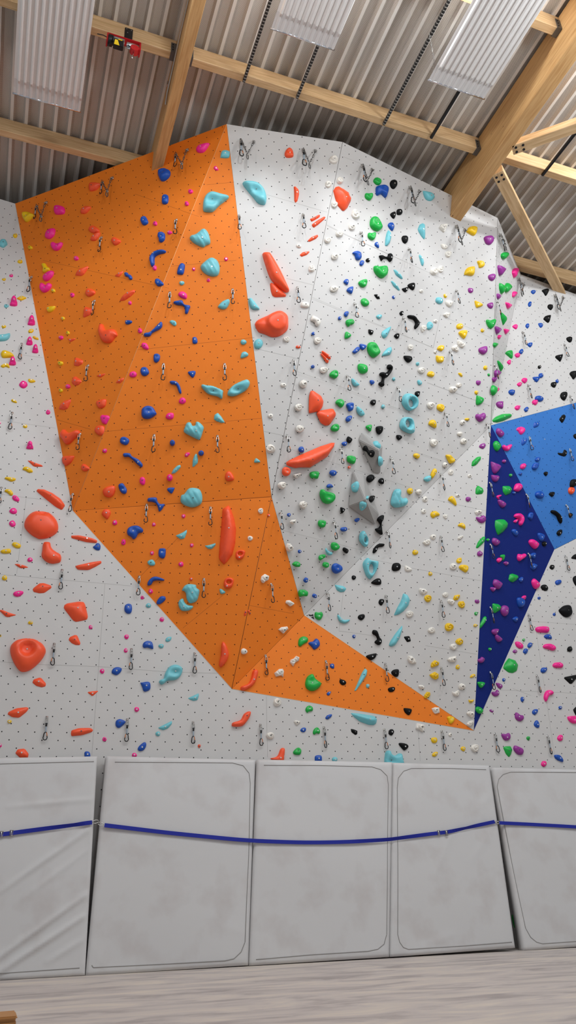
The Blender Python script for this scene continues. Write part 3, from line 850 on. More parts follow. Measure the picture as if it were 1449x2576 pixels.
bJ 268,515 290,505 340,520 347,545 310,582 280,560
bP 182,600 195,585 235,545 265,550 268,580 220,623 190,615
gJ 366,560 380,500 420,480 470,500 515,580 517,620 470,665 430,668 390,630
tF 537,655 560,610 610,555 655,540 665,590 640,640 590,650
wW 888 548 62 72
kP 805,660 825,648 890,655 907,690 890,722 855,732 820,700
yJ 1210,565 1235,530 1285,525 1293,560 1265,595 1225,580
we 1185 604 36 36
yJ 1200,650 1240,655 1285,660 1285,715 1265,732 1210,725
te 972 750 38 44
q 1360 590 1390 760
gP 250,800 255,755 290,745 350,765 368,810 355,855 300,868 265,840
kP 605,785 615,760 640,757 665,790 660,830 630,880 600,915 570,925 560,980 562,1015 540,1028 505,1000 510,975 535,960 545,910 515,885 520,860 545,848 590,855 630,820 608,805
wW 1022 828 84 76
yJ 1090,880 1110,845 1150,840 1175,870 1160,908 1110,900
tP 172,935 190,930 250,985 265,1005 235,1022 200,1015 178,980
bP 393,950 430,950 447,975 425,1000 400,990
te 684 934 40 40
tP 970,960 990,945 1023,975 1015,1000 985,1003
wW 1403 1060 92 76
kP 943,1095 975,1080 1000,1090 990,1135 970,1150 945,1130
q 115 890 135 1070
q 728 1030 748 1205
tR 790,1220 800,1150 850,1107 940,1135 975,1200 960,1280 890,1317 830,1290 ; 890 1228 78 100
kP 397,1220 415,1190 455,1185 463,1215 450,1250 415,1245
te 553 1268 42 48
bJ 108,1250 130,1225 190,1222 195,1270 180,1315 140,1325 125,1290
tP 232,1300 245,1265 300,1310 325,1350 320,1375 280,1380 245,1345
wW 1134 1252 90 82
yJ 1210,1275 1225,1242 1275,1240 1300,1280 1275,1330 1220,1305
bP 100,1420 120,1388 165,1378 173,1410 140,1452 105,1445
q 1303 1340 1333 1510
tR 763,1490 785,1420 830,1395 900,1410 925,1480 930,1570 905,1597 840,1580 780,1540 ; 853 1475 70 96
yP 1108,1480 1125,1440 1165,1428 1195,1460 1195,1528 1130,1500
gP 343,1520 365,1495 413,1490 410,1540 395,1572
kP 467,1540 480,1510 545,1508 550,1560 515,1607 480,1590
kP 718,1615 765,1617 783,1645 750,1675 720,1655
kP 110,1665 130,1630 178,1665 150,1715 115,1695
bP 48,1720 70,1697 110,1700 105,1740 75,1748
wW 1171 1708 90 92
yP 923,1855 940,1838 975,1840 998,1870 975,1903 930,1880
gJ -22,1225 -5,1190 40,1175 80,1205 75,1250 45,1282 5,1250
kP 297,1780 320,1750 350,1755 375,1805 420,1800 445,1830 430,1880 400,1888 365,1855 345,1820 305,1805
tP 435,1690 470,1690 520,1745 520,1770 480,1755 450,1730
tP 508,1890 520,1870 535,1900 533,1960 522,1995 505,1960
T 1149 860 4.83
gP 595,135 625,105 675,105 682,185 665,198 625,165
pP 707,155 740,132 770,145 765,180 730,188
bP 757,125 785,85 808,95 805,130 785,148
pP 612,245 640,217 660,230 655,268 635,272
gF 500,228 520,225 560,285 562,330 543,368 515,290
ye 351 315 48 56
ge 392 398 34 32
yP 20,385 40,373 72,395 70,420 50,420
vP 475,350 500,338 535,375 500,420 475,425 465,380
vP 443,435 485,430 485,455 460,493 445,480
q 455 275 485 445
kP 1203,185 1220,160 1285,150 1288,175 1265,235 1245,225
ke 1007 305 40 42
kJ 1378,385 1400,355 1449,352 1465,400 1440,440 1420,450 1400,420
vP 237,490 250,468 290,475 290,510 268,527 245,515
pP 790,465 815,435 855,445 855,480 825,502
pP 733,515 765,488 792,500 785,530 760,540
bP 925,430 1000,420 1018,430 975,490
be 1025 408 56 60
be 1222 477 36 46 -20
kP 1147,520 1160,490 1205,487 1213,520 1195,553 1165,545
q 865 520 900 680
wW 30 525 64 56
ye 242 615 46 48
gP 243,760 245,665 260,650 325,680 330,715 295,760
gP 430,600 440,535 460,528 488,560 480,610 450,655
pP 480,605 500,560 520,560 520,580 500,600
be 672 610 78 68 35
vP 482,755 500,725 560,720 567,770 560,808 510,795
bP 958,700 965,660 1010,652 1052,680 1050,710 1010,725
pP 918,740 935,705 980,705 985,740 960,768
pP 706,800 730,772 770,775 765,815 730,828
bP 818,820 850,788 872,800 865,840 840,850
kJ 1263,650 1285,610 1330,605 1345,650 1318,708 1280,690
q 1375 650 1405 810
gF 440,945 480,905 560,870 650,865 680,885 670,910 580,955 500,975 450,968
vP 233,910 250,875 290,880 330,860 350,880 350,930 295,972 255,950
wW 75 978 66 56 -30
ye 130 940 58 32
q 362 985 395 1160
wW 42 1117 64 54
wW 88 1207 74 74
vP 275,1265 295,1240 340,1230 352,1265 325,1297 285,1285
kJ 1240,940 1265,895 1305,880 1320,920 1280,990 1250,965
bJ 918,1040 930,980 970,955 1003,985 990,1030 940,1053
vP 483,1095 495,1050 530,1055 578,1105 570,1140 540,1157 510,1140
pJ 708,1075 730,1035 775,1022 825,1045 830,1090 785,1137 750,1125 735,1095
bJ 768,1240 775,1180 800,1162 850,1168 850,1220 800,1270 775,1262
q 870 1140 905 1310
kP 1402,1150 1415,1118 1460,1115 1460,1195 1420,1180
ke 1057 1185 46 48
be 1199 1183 40 40
be 1155 1353 32 36
gP 450,1240 470,1205 495,1205 540,1265 520,1310 495,1328 465,1300
pJ 560,1275 575,1250 610,1262 660,1243 672,1265 640,1315 610,1325 575,1310
kP 1208,1360 1230,1340 1275,1345 1295,1305 1330,1320 1338,1360 1310,1400 1250,1390
q 1360 1285 1405 1445
gF 182,1505 190,1450 250,1395 298,1388 298,1425 240,1495 200,1510
vP 425,1465 440,1458 520,1490 538,1525 485,1595 445,1575
ve 577 1450 46 44
pP 775,1530 785,1490 830,1475 845,1505 825,1540 790,1545
bJ 955,1440 970,1405 1010,1400 1015,1430 985,1455
bJ 918,1520 945,1475 990,1470 1000,1500 970,1550 930,1550
be 777 1604 40 40
ge 657 1620 38 40
kP 1058,1600 1075,1578 1105,1580 1105,1610 1083,1630
wW 158 1628 48 44
vP 425,1625 440,1615 510,1625 515,1660 490,1697 445,1685
gF 230,1840 235,1775 260,1740 320,1775 333,1810 315,1845 250,1853
gF 565,1755 580,1748 650,1748 682,1790 660,1840 600,1865 570,1820
pP 700,1790 720,1730 760,1715 790,1735 795,1780 760,1815 720,1810
be 695 1835 38 34
kP 1380,1735 1395,1680 1449,1668 1470,1720 1430,1765 1390,1765
oJ 1360,1810 1375,1768 1420,1768 1435,1810 1410,1850 1375,1845
bJ 962,1870 970,1825 1030,1812 1062,1850 1050,1895 1000,1900
kP 1123,1850 1150,1825 1190,1825 1185,1860 1160,1883
q 400 1705 430 1880
T 1050 700 6.44
wV 655,1010 690,1000 770,1060 770,1100 740,1130 700,1110 660,1070
wV 560,1130 580,1100 630,1072 665,1100 670,1180 640,1195 600,1170 575,1165
T 1060 1060 6.44
yJ 408,560 420,540 480,545 545,615 540,660 490,680 455,665
wW 390 705 80 84
yP 158,890 175,815 220,760 250,790 250,830 190,920
tP 45,935 80,895 150,878 160,920 145,960 105,978 70,965
wW 483 824 86 92
q 320 850 345 1100
yP 437,1270 460,1225 500,1207 550,1260 575,1340 555,1362 510,1325
wW 592 1202 74 50
ve 762 1258 88 78
wW 62 1262 86 94
wW 38 1458 80 80
yP 150,1505 175,1462 240,1452 298,1500 290,1525 240,1540 195,1565 165,1545
wV 352,1540 365,1505 428,1510 425,1560 400,1590
wV 862,1470 900,1440 975,1437 980,1475 945,1500 905,1520
vP 890,1570 900,1545 950,1550 1000,1518 1045,1550 1045,1610 990,1645 930,1625
yJ 595,1690 620,1655 665,1642 710,1680 712,1740 655,1715
wV 20,1960 60,1925 140,1905 155,1960 130,2000 70,2005
wW 192 1872 96 88
q 310 1860 350 2110
wV 588,1895 610,1860 675,1845 680,1870 635,1910 600,1922
gF 885,2050 920,1950 1000,1865 1040,1865 1040,1930 1000,1980 920,2052
ve 950 2143 92 86
ge 1079 1918 48 46
yJ 570,2270 585,2225 640,2205 655,2230 650,2280 600,2297
wW 522 2350 120 110
yJ 612,2370 640,2325 720,2322 765,2350 760,2410 725,2445 680,2425
ye 147 2470 66 62 30
T 0 1220 4.83
pP 148,150 165,125 200,130 235,165 230,195 205,198 165,180
pP 113,320 135,285 180,278 207,310 195,345 150,348
pP 110,470 125,438 165,430 190,465 180,500 140,505
oF 442,65 460,40 540,45 640,90 740,160 795,240 755,298 680,260 560,165
oN 297,480 310,410 360,345 440,308 560,310 650,370 700,440 712,510 690,570 600,625 490,642 440,625 380,590 320,530 ; 515 345 110 46
oF 865,610 960,605 1120,640 1185,670 1175,703 1050,690 960,665 870,640
bP 1130,750 1155,730 1170,710 1200,705 1222,735 1215,785 1180,790 1150,775
yP 145,720 165,695 210,700 252,725 250,755 215,768 170,750
yP 5,805 30,785 100,773 132,785 130,820 95,830 30,828
pe 365 907 66 54
oF 175,960 210,955 300,975 350,1000 260,1012 225,995
oP 508,860 515,780 525,705 550,688 610,695 620,735 650,785 740,845 740,920 700,940 630,948 560,920
oF 915,985 940,970 1120,930 1230,915 1237,945 1170,985 1080,1030 945,1025
q 755 1030 735 1265
ye 56 1128 66 62
oF 397,1265 410,1245 480,1190 530,1185 620,1215 630,1245 540,1308 480,1312 410,1295
pP 160,1320 180,1295 240,1282 285,1295 275,1325 225,1355 175,1345
oF 775,1490 785,1450 820,1430 960,1408 1020,1415 1040,1450 1072,1590 1060,1630 930,1657 890,1640
oF -20,1515 30,1515 100,1545 208,1578 80,1608
ye 370 1672 60 44
pe 1101 1727 46 50
ye 5 1830 26 30
pe 1395 457 60 62
oP 1237,355 1250,310 1290,290 1335,310 1342,350 1310,410 1280,400
q 885 105 865 325
T 0 1580 4.83
oN 125,270 135,200 200,140 320,115 430,130 520,185 560,260 540,330 480,410 380,495 300,523 240,510 180,430 140,340 ; 328 262 164 130
q 660 190 635 450
oF 833,140 850,105 910,80 940,85 980,180 970,205 920,203 870,180
oF 393,660 410,620 480,598 505,605 560,670 555,705 510,718 440,700
oF 1055,775 1205,757 1125,830
oF 92,1045 105,1015 200,970 330,957 350,975 325,1015 235,1088 150,1080
ye 116 1135 52 42
q 570 1080 540 1360
oF 862,1280 870,1240 960,1212 1100,1210 1135,1235 1120,1260 1000,1300 870,1312
pe 1242 522 56 60
pe 5 1425 36 46
oF 185,1520 215,1470 300,1462 350,1525 340,1575 250,1580
pe 1270 1350 52 54
bP 1028,1560 1030,1505 1070,1497 1095,1520 1095,1575 1040,1580
T 280 1080 4.83
bJ 103,145 115,100 160,88 215,120 210,165 180,190 150,185 120,170
bP 140,310 155,288 225,290 250,325 330,365 378,420 378,450 360,460 320,430 270,380 210,335 160,335
bc 742 162 66 74
bc 1092 287 70 66
q 520 65 515 275
q 1290 75 1288 280
pP 892,315 910,285 950,283 950,305 925,333 900,330
tF 985,450 990,370 1010,315 1030,292 1045,310 1055,370 1050,410 1000,457
tF 728,540 750,490 800,440 840,430 845,460 810,500 770,535
pP 343,620 355,585 390,580 412,610 408,660 385,678 350,655
pc 709 586 74 84
bJ 85,690 100,660 140,655 165,690 188,730 180,775 145,783 110,755
bP 678,735 695,710 765,707 762,735 735,780 705,765
tS 840,870 850,800 885,785 950,712 1060,720 1100,780 1107,850 1090,905 1020,945 950,945 880,915
bP 438,860 455,832 545,827 560,870 590,905 645,905 640,935 605,990 575,998 565,950 540,900 490,880 450,878
q 430 910 420 1130
q 1205 945 1210 1165
pe 877 1054 48 48
pe 43 1130 58 60
pe 516 1155 44 46
bJ 188,1240 205,1195 260,1168 330,1170 385,1215 375,1250 330,1260 300,1315 265,1332 240,1305 200,1280
pP 120,1370 140,1335 170,1345 172,1390 150,1405 125,1395
tF 778,1290 860,1255 918,1217 918,1255 890,1325 840,1335
pe 977 1408 44 46
pe 494 1503 46 48
tF 1133,1412 1180,1408 1268,1380 1265,1410 1225,1452 1175,1450
bJ 572,1520 580,1455 620,1443 660,1455 655,1540 630,1567 590,1555
tP 438,1612 460,1590 500,1582 530,1615 525,1650 480,1655 450,1640
pe 847 1638 62 60
bP 438,1890 445,1850 490,1800 550,1788 640,1820 630,1838 560,1835 510,1845 490,1880 460,1897
oe 970 1818 40 44
T 560 1080 4.83
oF 2,960 75,915 100,955 140,1070 165,1200 155,1380 120,1520 60,1600 18,1637 -30,1590 -47,1550 -35,1400 -22,1250 -10,1100
wW 585 235 115 108
q 785 70 795 275
bP 925,245 940,215 975,210 992,245 985,280 945,278
oF 788,400 830,370 1000,290 1200,205 1340,160 1380,160 1365,215 1290,330 1180,400 1080,462 960,460 900,468 840,450 795,432
oJ 728,520 740,470 780,457 825,480 830,525 800,565 750,560
wV 860,550 900,540 945,528 958,550 920,570 905,598 880,580
gJ 1065,555 1080,518 1160,510 1175,545 1160,597 1140,600 1115,590 1085,595
bP 1303,535 1320,500 1365,497 1388,520 1378,555 1340,567
wW 727 680 104 90
bP 1267,690 1285,668 1320,665 1347,700 1310,712 1275,710
gJ 1193,800 1200,740 1230,728 1260,750 1340,770 1372,800 1370,850 1330,895 1280,907 1225,880
wV 932,920 950,880 990,870 1030,895 1028,930 1000,970 960,950
wW 463 990 66 72
oe 562 1044 34 38
q 705 1000 720 1215
be 808 1040 44 46
wV 815,1125 840,1100 895,1095 890,1130 860,1160
gJ 1165,1150 1180,1105 1250,1110 1260,1145 1240,1190 1190,1190
q 1355 1115 1375 1330
we 335 1323 66 62
oR 157,1540 165,1490 200,1467 260,1470 275,1495 250,1560 205,1583 170,1570 ; 212 1510 50 36
wV 770,1430 790,1385 830,1390 868,1440 850,1475 810,1488 780,1470
gJ 1322,1420 1335,1378 1380,1375 1420,1410 1420,1450 1380,1475 1340,1460
tF 1250,1470 1260,1435 1290,1480 1345,1500 1330,1528 1290,1533 1265,1510
gJ 1170,1560 1190,1528 1245,1522 1250,1555 1220,1575 1185,1595
be 938 1485 42 44
gJ 850,1640 890,1605 940,1620 942,1670 890,1670
gJ 1218,1650 1235,1615 1285,1620 1295,1660 1270,1685 1230,1670
bJ 1333,1690 1345,1645 1390,1628 1449,1660 1460,1710 1420,1745 1380,1755 1345,1730
oR 15,1880 30,1820 80,1800 130,1820 132,1860 110,1915 70,1932 30,1925 ; 75 1855 50 40
wV 468,1830 480,1785 520,1757 565,1780 560,1830 535,1845 520,1840 505,1870 485,1865
bP 985,1830 1010,1800 1040,1815 1035,1855 1010,1865 990,1850
tP 383,395 395,360 415,352 455,385 450,400 400,405
oP 30,590 40,530 75,508 110,530 140,590 125,620 60,627
T 830 1080 4.83
q 130 225 145 415
gJ 215,370 220,325 280,320 318,345 310,400 290,422 255,410 225,395
oe 238 461 34 34
q 745 345 770 540
kP 450,605 460,570 510,547 542,570 540,610 490,647 460,630
kP 592,630 610,600 645,592 660,625 650,665 610,655
tP 253,700 265,665 320,630 345,650 345,710 320,760 270,755
tP 355,950 360,900 400,885 442,905 440,950 395,990 365,980
te 458 830 26 44
kP 483,840 500,808 535,805 537,850 515,885 490,870
kP 130,955 150,948 188,975 145,1025
ye 978 750 66 78
wW 1085 760 66 66
tS 752,890 770,800 800,735 850,722 870,745 865,810 900,840 935,830 950,880 920,930 820,952 770,930
ye 1038 1495 72 62
bP 302,1105 320,1085 355,1078 363,1095 335,1127 310,1120
bP 130,1215 150,1192 200,1190 213,1215 195,1238 150,1240
kP 580,1100 600,1065 640,1042 658,1050 650,1100 630,1140 635,1210 642,1275 620,1280 570,1240 557,1210 600,1195 615,1160 600,1130
tR 365,1340 375,1265 415,1233 440,1270 468,1330 460,1410 435,1428 395,1395 ; 430 1345 30 60
q 700 1235 718 1440
kP 160,1450 180,1435 228,1465 210,1510 165,1480
kP 520,1490 540,1435 590,1390 650,1388 665,1405 640,1425 590,1435 570,1480 540,1503
tR 405,1650 415,1600 460,1558 500,1590 580,1600 592,1630 570,1720 500,1815 450,1780 425,1720 ; 508 1690 56 120
kP 755,1670 775,1628 830,1620 862,1650 855,1700 800,1722 760,1710
wP 910,1670 930,1655 998,1695 985,1720 940,1728 915,1710
ke 291 1800 54 56
kP 503,1860 560,1815 605,1810 625,1840 622,1880 580,1890 530,1880
T 1149 1240 4.83
pP 485,45 500,28 540,22 540,40 515,55 520,75 500,70
vP 505,95 520,80 560,95 600,130 590,165 560,177 525,150
q 845 10 870 175
pJ 705,285 725,252 780,247 820,285 818,330 795,392 765,380 765,320 740,305
pP 690,345 740,312 745,330 720,365
bJ 870,285 885,245 915,235 930,270 910,325 880,310
kP 1147,225 1165,207 1210,220 1265,275 1278,330 1270,372 1240,340 1215,280 1160,245
q 1330 140 1360 300
ke 1385 268 50 54
gF 477,400 480,330 530,318 590,318 635,365 625,420 580,470 515,513 495,470
bP 673,465 685,440 715,440 748,480 735,520 700,510
kP 1218,485 1240,455 1278,445 1280,490 1250,522 1225,508
bJ 990,495 1020,485 1065,510 1062,550 1040,588 1010,570
ke 1067 618 52 62
pP 883,600 900,565 940,565 995,610 990,655 960,680 920,655
vP 435,590 445,548 480,550 525,590 515,625 480,640 450,620
pJ 742,780 755,740 800,745 825,735 842,750 835,785 790,815 770,828 750,815
q 408 620 435 795
gP 530,770 545,752 583,750 583,790 565,823 550,800
pP 488,815 510,788 545,790 548,820 520,845 500,840
vP 570,850 600,830 632,845 625,870 600,880
q 870 730 900 900
bJ 895,760 920,730 958,730 955,780 940,800 915,780
bJ 905,890 930,855 975,870 975,895 940,935 910,920
q 1315 760 1350 940
kP 1395,790 1420,755 1449,740 1470,740 1470,800 1430,800
kP 1130,900 1150,872 1185,880 1187,910 1165,930 1140,920
gF 637,1050 650,990 685,977 750,1000 758,1030 735,1060 690,1087 650,1070
bJ 755,1050 790,1020 808,1035 800,1070 775,1085
pP 917,1085 930,1050 955,1042 1010,1105 1000,1150 965,1167 935,1140
kP 1415,1050 1430,1012 1480,1010 1480,1140 1440,1110
bP 1198,1085 1215,1060 1260,1055 1275,1085 1250,1110 1215,1115
vP 448,1100 460,1055 490,1050 550,1090 550,1130 520,1168 485,1160 460,1130
vP 410,1155 430,1143 478,1150 470,1180 445,1200 420,1180
kP 1025,1140 1045,1115 1085,1115 1112,1150 1105,1180 1075,1188 1040,1170
vP 220,1310 235,1295 270,1305 277,1325 260,1342 230,1335
pP 790,1275 810,1250 840,1247 840,1280 820,1300
bJ 740,1300 755,1270 800,1275 828,1310 820,1370 785,1390 755,1370
be 1002 1277 38 36
kP 1248,1430 1270,1395 1320,1362 1380,1365 1407,1430 1400,1480 1350,1507 1300,1490
be 1187 1475 36 38
gF 440,1350 455,1340 520,1352 553,1385 530,1430 465,1465 445,1420
vP 540,1430 560,1375 600,1365 630,1395 625,1470 595,1497 560,1480
ge 236 1466 42 44
q 408 1385 440 1580
bP 680,1530 720,1502 745,1515 740,1550 715,1567
gF 285,1650 290,1590 330,1510 355,1495 368,1520 355,1570 310,1630
q 870 1475 905 1670
ye 227 1610 46 36
pP 960,1650 985,1625 1060,1617 1115,1630 1125,1670 1110,1695 1040,1693 980,1685
bP 1063,1740 1090,1718 1135,1720 1158,1770 1110,1773 1075,1760
vP 428,1680 450,1655 505,1650 510,1680 480,1725 440,1710
vP 470,1735 485,1715 520,1740 552,1770 545,1800 510,1810 480,1780
ge 815 1786 34 34
pP 712,1820 730,1803 770,1812 810,1850 805,1885 770,1888 730,1865
bP 862,1850 885,1818 915,1825 918,1855 890,1882 868,1875
pJ 1053,1865 1080,1835 1150,1830 1200,1865 1205,1900 1170,1912 1110,1895 1070,1885
ke 1376 1897 62 66
ge 405 1899 38 40
T 280 1440 4.83
pe 478 229 54 60
pe 377 304 42 44
q 340 45 330 275
q 1125 75 1125 305
bP 548,375 560,335 600,290 650,292 658,330 610,375 570,387
tS 858,215 890,160 940,138 1025,148 1035,185 1072,215 1060,290 1040,340 1000,365 950,370 915,320 905,250 880,222
tS 815,395 825,340 870,315 890,360 930,395 990,405 985,435 930,465 850,460
te 452 400 64 56
bJ 160,440 170,395 205,377 245,390 255,440 240,490 200,497 170,475
pe 615 570 54 56
pe 186 781 56 58
pe 176 947 46 54
tP 658,825 675,790 725,780 732,800 715,830 680,842
bJ 382,885 400,845 450,828 500,850 513,920 490,925 440,910 400,915
te 607 893 66 52
q 245 930 240 1180
q 1012 980 1012 1225
oP 1310,1100 1330,1000 1340,870 1360,842 1395,880 1425,970 1420,1040 1380,1110 1335,1152 1315,1140
bP 5,1215 20,1170 70,1147 128,1165 115,1210 70,1245 30,1235
tL 585,1325 600,1300 640,1285 660,1215 710,1140 780,1115 850,1140 870,1190 840,1260 780,1300 690,1310 645,1345 610,1357
bP 355,1340 375,1335 440,1325 475,1345 475,1415 430,1443 395,1440 375,1385
tF 930,1527 1000,1495 1065,1465 1065,1500 1050,1550 1000,1560 960,1545
pe 310 1663 60 60
bP 52,1830 65,1795 110,1780 170,1805 165,1835 100,1888 60,1870
tF 565,1888 640,1850 740,1800 738,1840 690,1895 630,1917
tP 1315,215 1330,198 1385,235 1370,255 1330,258
T 560 1440 4.83
q 590 135 600 365
wV 768,370 780,340 820,337 873,375 860,395 825,415 790,385
gJ 925,250 940,215 1000,212 1040,240 1030,290 985,290 940,297
bP 1090,285 1110,258 1145,275 1142,310 1110,308
q 1275 245 1295 465
oF 258,535 265,475 285,457 295,480 285,520
oF 303,460 325,455 345,510 325,512
gJ 1118,520 1130,480 1175,485 1205,478 1222,515 1200,565 1170,577 1130,555
wV 682,695 720,665 790,657 800,690 770,710 740,745 715,720
gJ 922,860 935,800 985,773 1035,795 1035,840 985,870 955,895 930,890
bP 1045,860 1070,840 1100,835 1135,800 1175,830 1182,890 1120,935 1085,900
we 265 960 76 74
wV 820,1090 830,1055 865,1045 895,1012 935,1030 930,1070 890,1090 860,1140
q 522 1005 530 1245
oP 220,1405 235,1380 310,1350 350,1280 370,1195 400,1178 430,1195 430,1235 405,1320 360,1380 280,1425 235,1430
wV 630,1220 690,1170 730,1168 748,1200 740,1270 715,1250 650,1265
bP 1303,1135 1320,1108 1355,1115 1355,1165 1320,1160
q 1255 1075 1265 1310
gJ 1010,1350 1025,1280 1060,1240 1100,1232 1135,1290 1200,1340 1190,1385 1130,1430 1070,1432 1025,1400
bP 1265,1470 1290,1448 1320,1450 1300,1490 1275,1492
wW 667 1577 96 104
oP 115,1850 130,1820 220,1790 260,1720 310,1687 345,1695 335,1750 290,1820 240,1865 160,1873 120,1865
gJ 1008,1670 1025,1630 1060,1615 1097,1640 1095,1680 1050,1690 1030,1705
bP 1250,1765 1275,1735 1325,1722 1325,1750 1285,1783 1260,1780
wV 865,1810 890,1795 940,1805 945,1825 900,1860
T 830 1440 4.83
tF 57,145 120,155 170,165 203,195 180,232 130,240 85,215
q 678 280 705 495
kP 592,360 610,325 650,325 660,355 630,400 605,390
tF 780,522 820,430 870,340 895,250 950,270 980,330 960,400 900,470 840,510
wV 1080,210 1100,188 1160,200 1188,235 1140,270 1100,255
wW 970 505 92 84
kP 340,545 360,515 415,507 425,545 390,580 355,570
tP 93,515 110,520 165,575 240,570 230,595 180,620 125,600 98,560
be 293 777 40 44
kP 515,725 530,698 570,705 590,740 605,785 632,820 625,865 590,882 545,850 560,825 575,810 560,770 525,750
tF 718,885 740,830 800,740 885,637 885,690 850,800 800,880 750,902
kF 895,780 970,770 988,835 940,848
wW 1237 703 90 74
kP 440,1020 470,1000 560,982 568,1000 550,1040 500,1067 460,1045
wV 945,1060 950,1008 1000,1015 1040,1060 1050,1100 1000,1113 960,1090
tF 300,1435 340,1340 390,1220 430,1160 460,1190 450,1250 390,1340 320,1437
kP 118,1320 130,1295 180,1310 200,1335 190,1360 155,1368 125,1345
te 461 1378 44 50
q 672 1105 690 1325
kP 747,1220 770,1185 830,1175 842,1210 830,1262 785,1265
kP 707,1420 725,1398 780,1390 793,1420 770,1447 725,1450
kP 898,1655 920,1645 990,1658 992,1700 960,1733 915,1700
wV 1240,1650 1280,1635 1330,1640 1335,1705 1280,1718 1255,1690
tF 255,1702 400,1715 550,1740 580,1780 570,1830 540,1852 480,1850 370,1810 290,1745
T 1020 1380 6.44
yW 368 805 118 120
wW 652 748 94 84
wV 680,850 700,815 780,830 803,870 770,918 710,895
yV 775,810 800,755 880,742 885,775 850,830 800,838
yV 850,895 870,855 940,848 968,895 960,950 920,967 870,940
q 575 840 620 1115
yW 712 1270 145 136
yV 810,1505 840,1465 890,1445 938,1490 930,1540 890,1565 840,1545
wW 783 1590 120 104
wV 678,1800 720,1760 825,1738 830,1800 800,1840 720,1835
yV 412,1900 425,1850 480,1805 552,1840 540,1890 480,1915 425,1928
ye 848 1920 66 76
yV 390,2045 480,1995 540,2030 540,2100 490,2125 430,2095
q 580 1925 620 2220
yJ 1048,2090 1065,2050 1110,2030 1135,2050 1110,2080
wW 262 2242 100 66 20
wW 918 2235 116 104
wV 760,2310 790,2330 860,2293 885,2340 860,2390 800,2385 770,2365
yV 300,2420 310,2370 350,2320 400,2325 405,2380 350,2430
yP 1022,2448 1060,2455 1110,2445 1095,2480 1060,2502 1035,2490
T 1149 1600 4.83
vP 262,285 290,270 310,252 338,275 330,310 300,327 265,310
gF 572,390 590,330 640,262 670,275 720,290 757,350 740,420 690,447 640,440
vP 680,185 710,163 735,180 730,200 700,207
bP 808,185 830,150 865,160 862,195 840,217 815,205
pJ 1170,360 1190,325 1250,317 1290,340 1292,375 1265,385 1200,382
bP 1023,410 1045,382 1095,385 1097,415 1070,445 1030,440
kF 1297,500 1449,468 1500,470 1395,592
q 408 435 440 650
q 970 475 1005 685
vP 477,575 500,567 550,590 557,620 530,638 500,620
be 574 532 40 42
vP 425,690 440,675 470,675 490,650 515,675 515,715 480,733 445,722
pJ 1063,745 1075,690 1105,658 1150,658 1180,690 1160,715 1130,720 1095,793 1075,780
be 800 768 46 62
be 1260 870 42 42
gJ 257,565 280,555 335,560 338,590 300,632 270,600
gJ 235,880 255,858 290,865 320,900 310,935 280,945 245,920
wV 120,940 150,910 205,920 220,950 185,992 150,970
wV 118,1070 150,1035 200,1025 205,1060 170,1095 135,1098
vP 398,900 420,890 447,905 440,928 412,920
vP 712,985 715,935 735,928 770,955 810,965 817,1005 780,1035 735,1020
bP 920,915 945,890 985,890 985,925 955,955 925,945
bP 940,1075 955,1035 980,1023 1003,1060 1003,1112 965,1108
pJ 1350,985 1380,972 1470,975 1470,1050 1420,1060 1370,1030
kP 1420,900 1430,880 1449,862 1470,860 1470,970 1449,960
vP 545,1195 570,1185 600,1190 630,1175 653,1200 650,1250 605,1270 570,1250
ge 871 1241 44 48
q 460 1180 500 1410
pP 1223,1245 1240,1210 1270,1198 1292,1220 1285,1265 1250,1275
q 1100 1210 1140 1435
gF 567,1350 600,1338 660,1335 682,1380 665,1440 640,1473 600,1430
vP 693,1370 705,1330 740,1335 800,1365 817,1400 800,1440 755,1440 720,1415
yP 47,1365 75,1340 108,1358 95,1398 70,1395
wW 224 1360 96 96
bJ 1188,1450 1220,1440 1260,1450 1290,1490 1295,1528 1260,1520 1205,1490
pP 1028,1555 1045,1520 1085,1522 1093,1560 1070,1587 1040,1580
T 260 1740 4.83
te 664 510 58 58
bP 418,695 440,655 490,615 520,620 520,665 490,710 440,720
pe 378 770 62 56
q 290 335 280 605
q 1090 370 1085 630
oe 1166 660 36 44
T 540 1740 4.83
q 555 400 565 655
wW 677 533 100 84
bP 1042,465 1070,437 1108,440 1108,475 1085,492 1055,485
gJ 1195,500 1210,455 1250,432 1282,470 1275,510 1240,505 1215,522
q 1328 430 1342 680
oP 680,812 740,795 775,765 800,700 830,680 855,700 850,770 835,850 760,850
gJ 955,735 985,695 1025,677 1055,710 1045,760 1010,768 970,760
bP 1220,830 1222,785 1255,770 1300,780 1300,850 1225,850
T 830 1740 4.83
kF 255,450 290,455 338,475 335,515 310,527 262,490
q 660 455 690 695
kP 713,500 730,460 765,457 782,490 755,530 725,522
wV 1045,450 1060,380 1150,400 1150,440 1135,490 1090,465
yP 1232,590 1240,560 1290,555 1308,590 1290,622 1250,620
kP 838,635 860,620 930,632 957,670 910,713 870,680
yP 1243,770 1260,740 1305,730 1308,760 1280,788 1250,785
q 1358 475 1388 715
tL 678,770 690,725 715,710 740,720 760,760 800,772 850,745 880,760 890,810 890,900 690,900
te 60 825 66 70
T 1020 1740 4.83
we 545 522 44 44
yJ 508,310 540,295 595,315 590,360 560,390 535,380 520,340
T 0 1580 4.83
bP 1248,1870 1262,1840 1290,1830 1300,1880 1265,1900
T 949 1880 2.898
gP 985,1225 1010,1215 1040,1250 1010,1318 995,1290
ge 885 625 26 40
"""
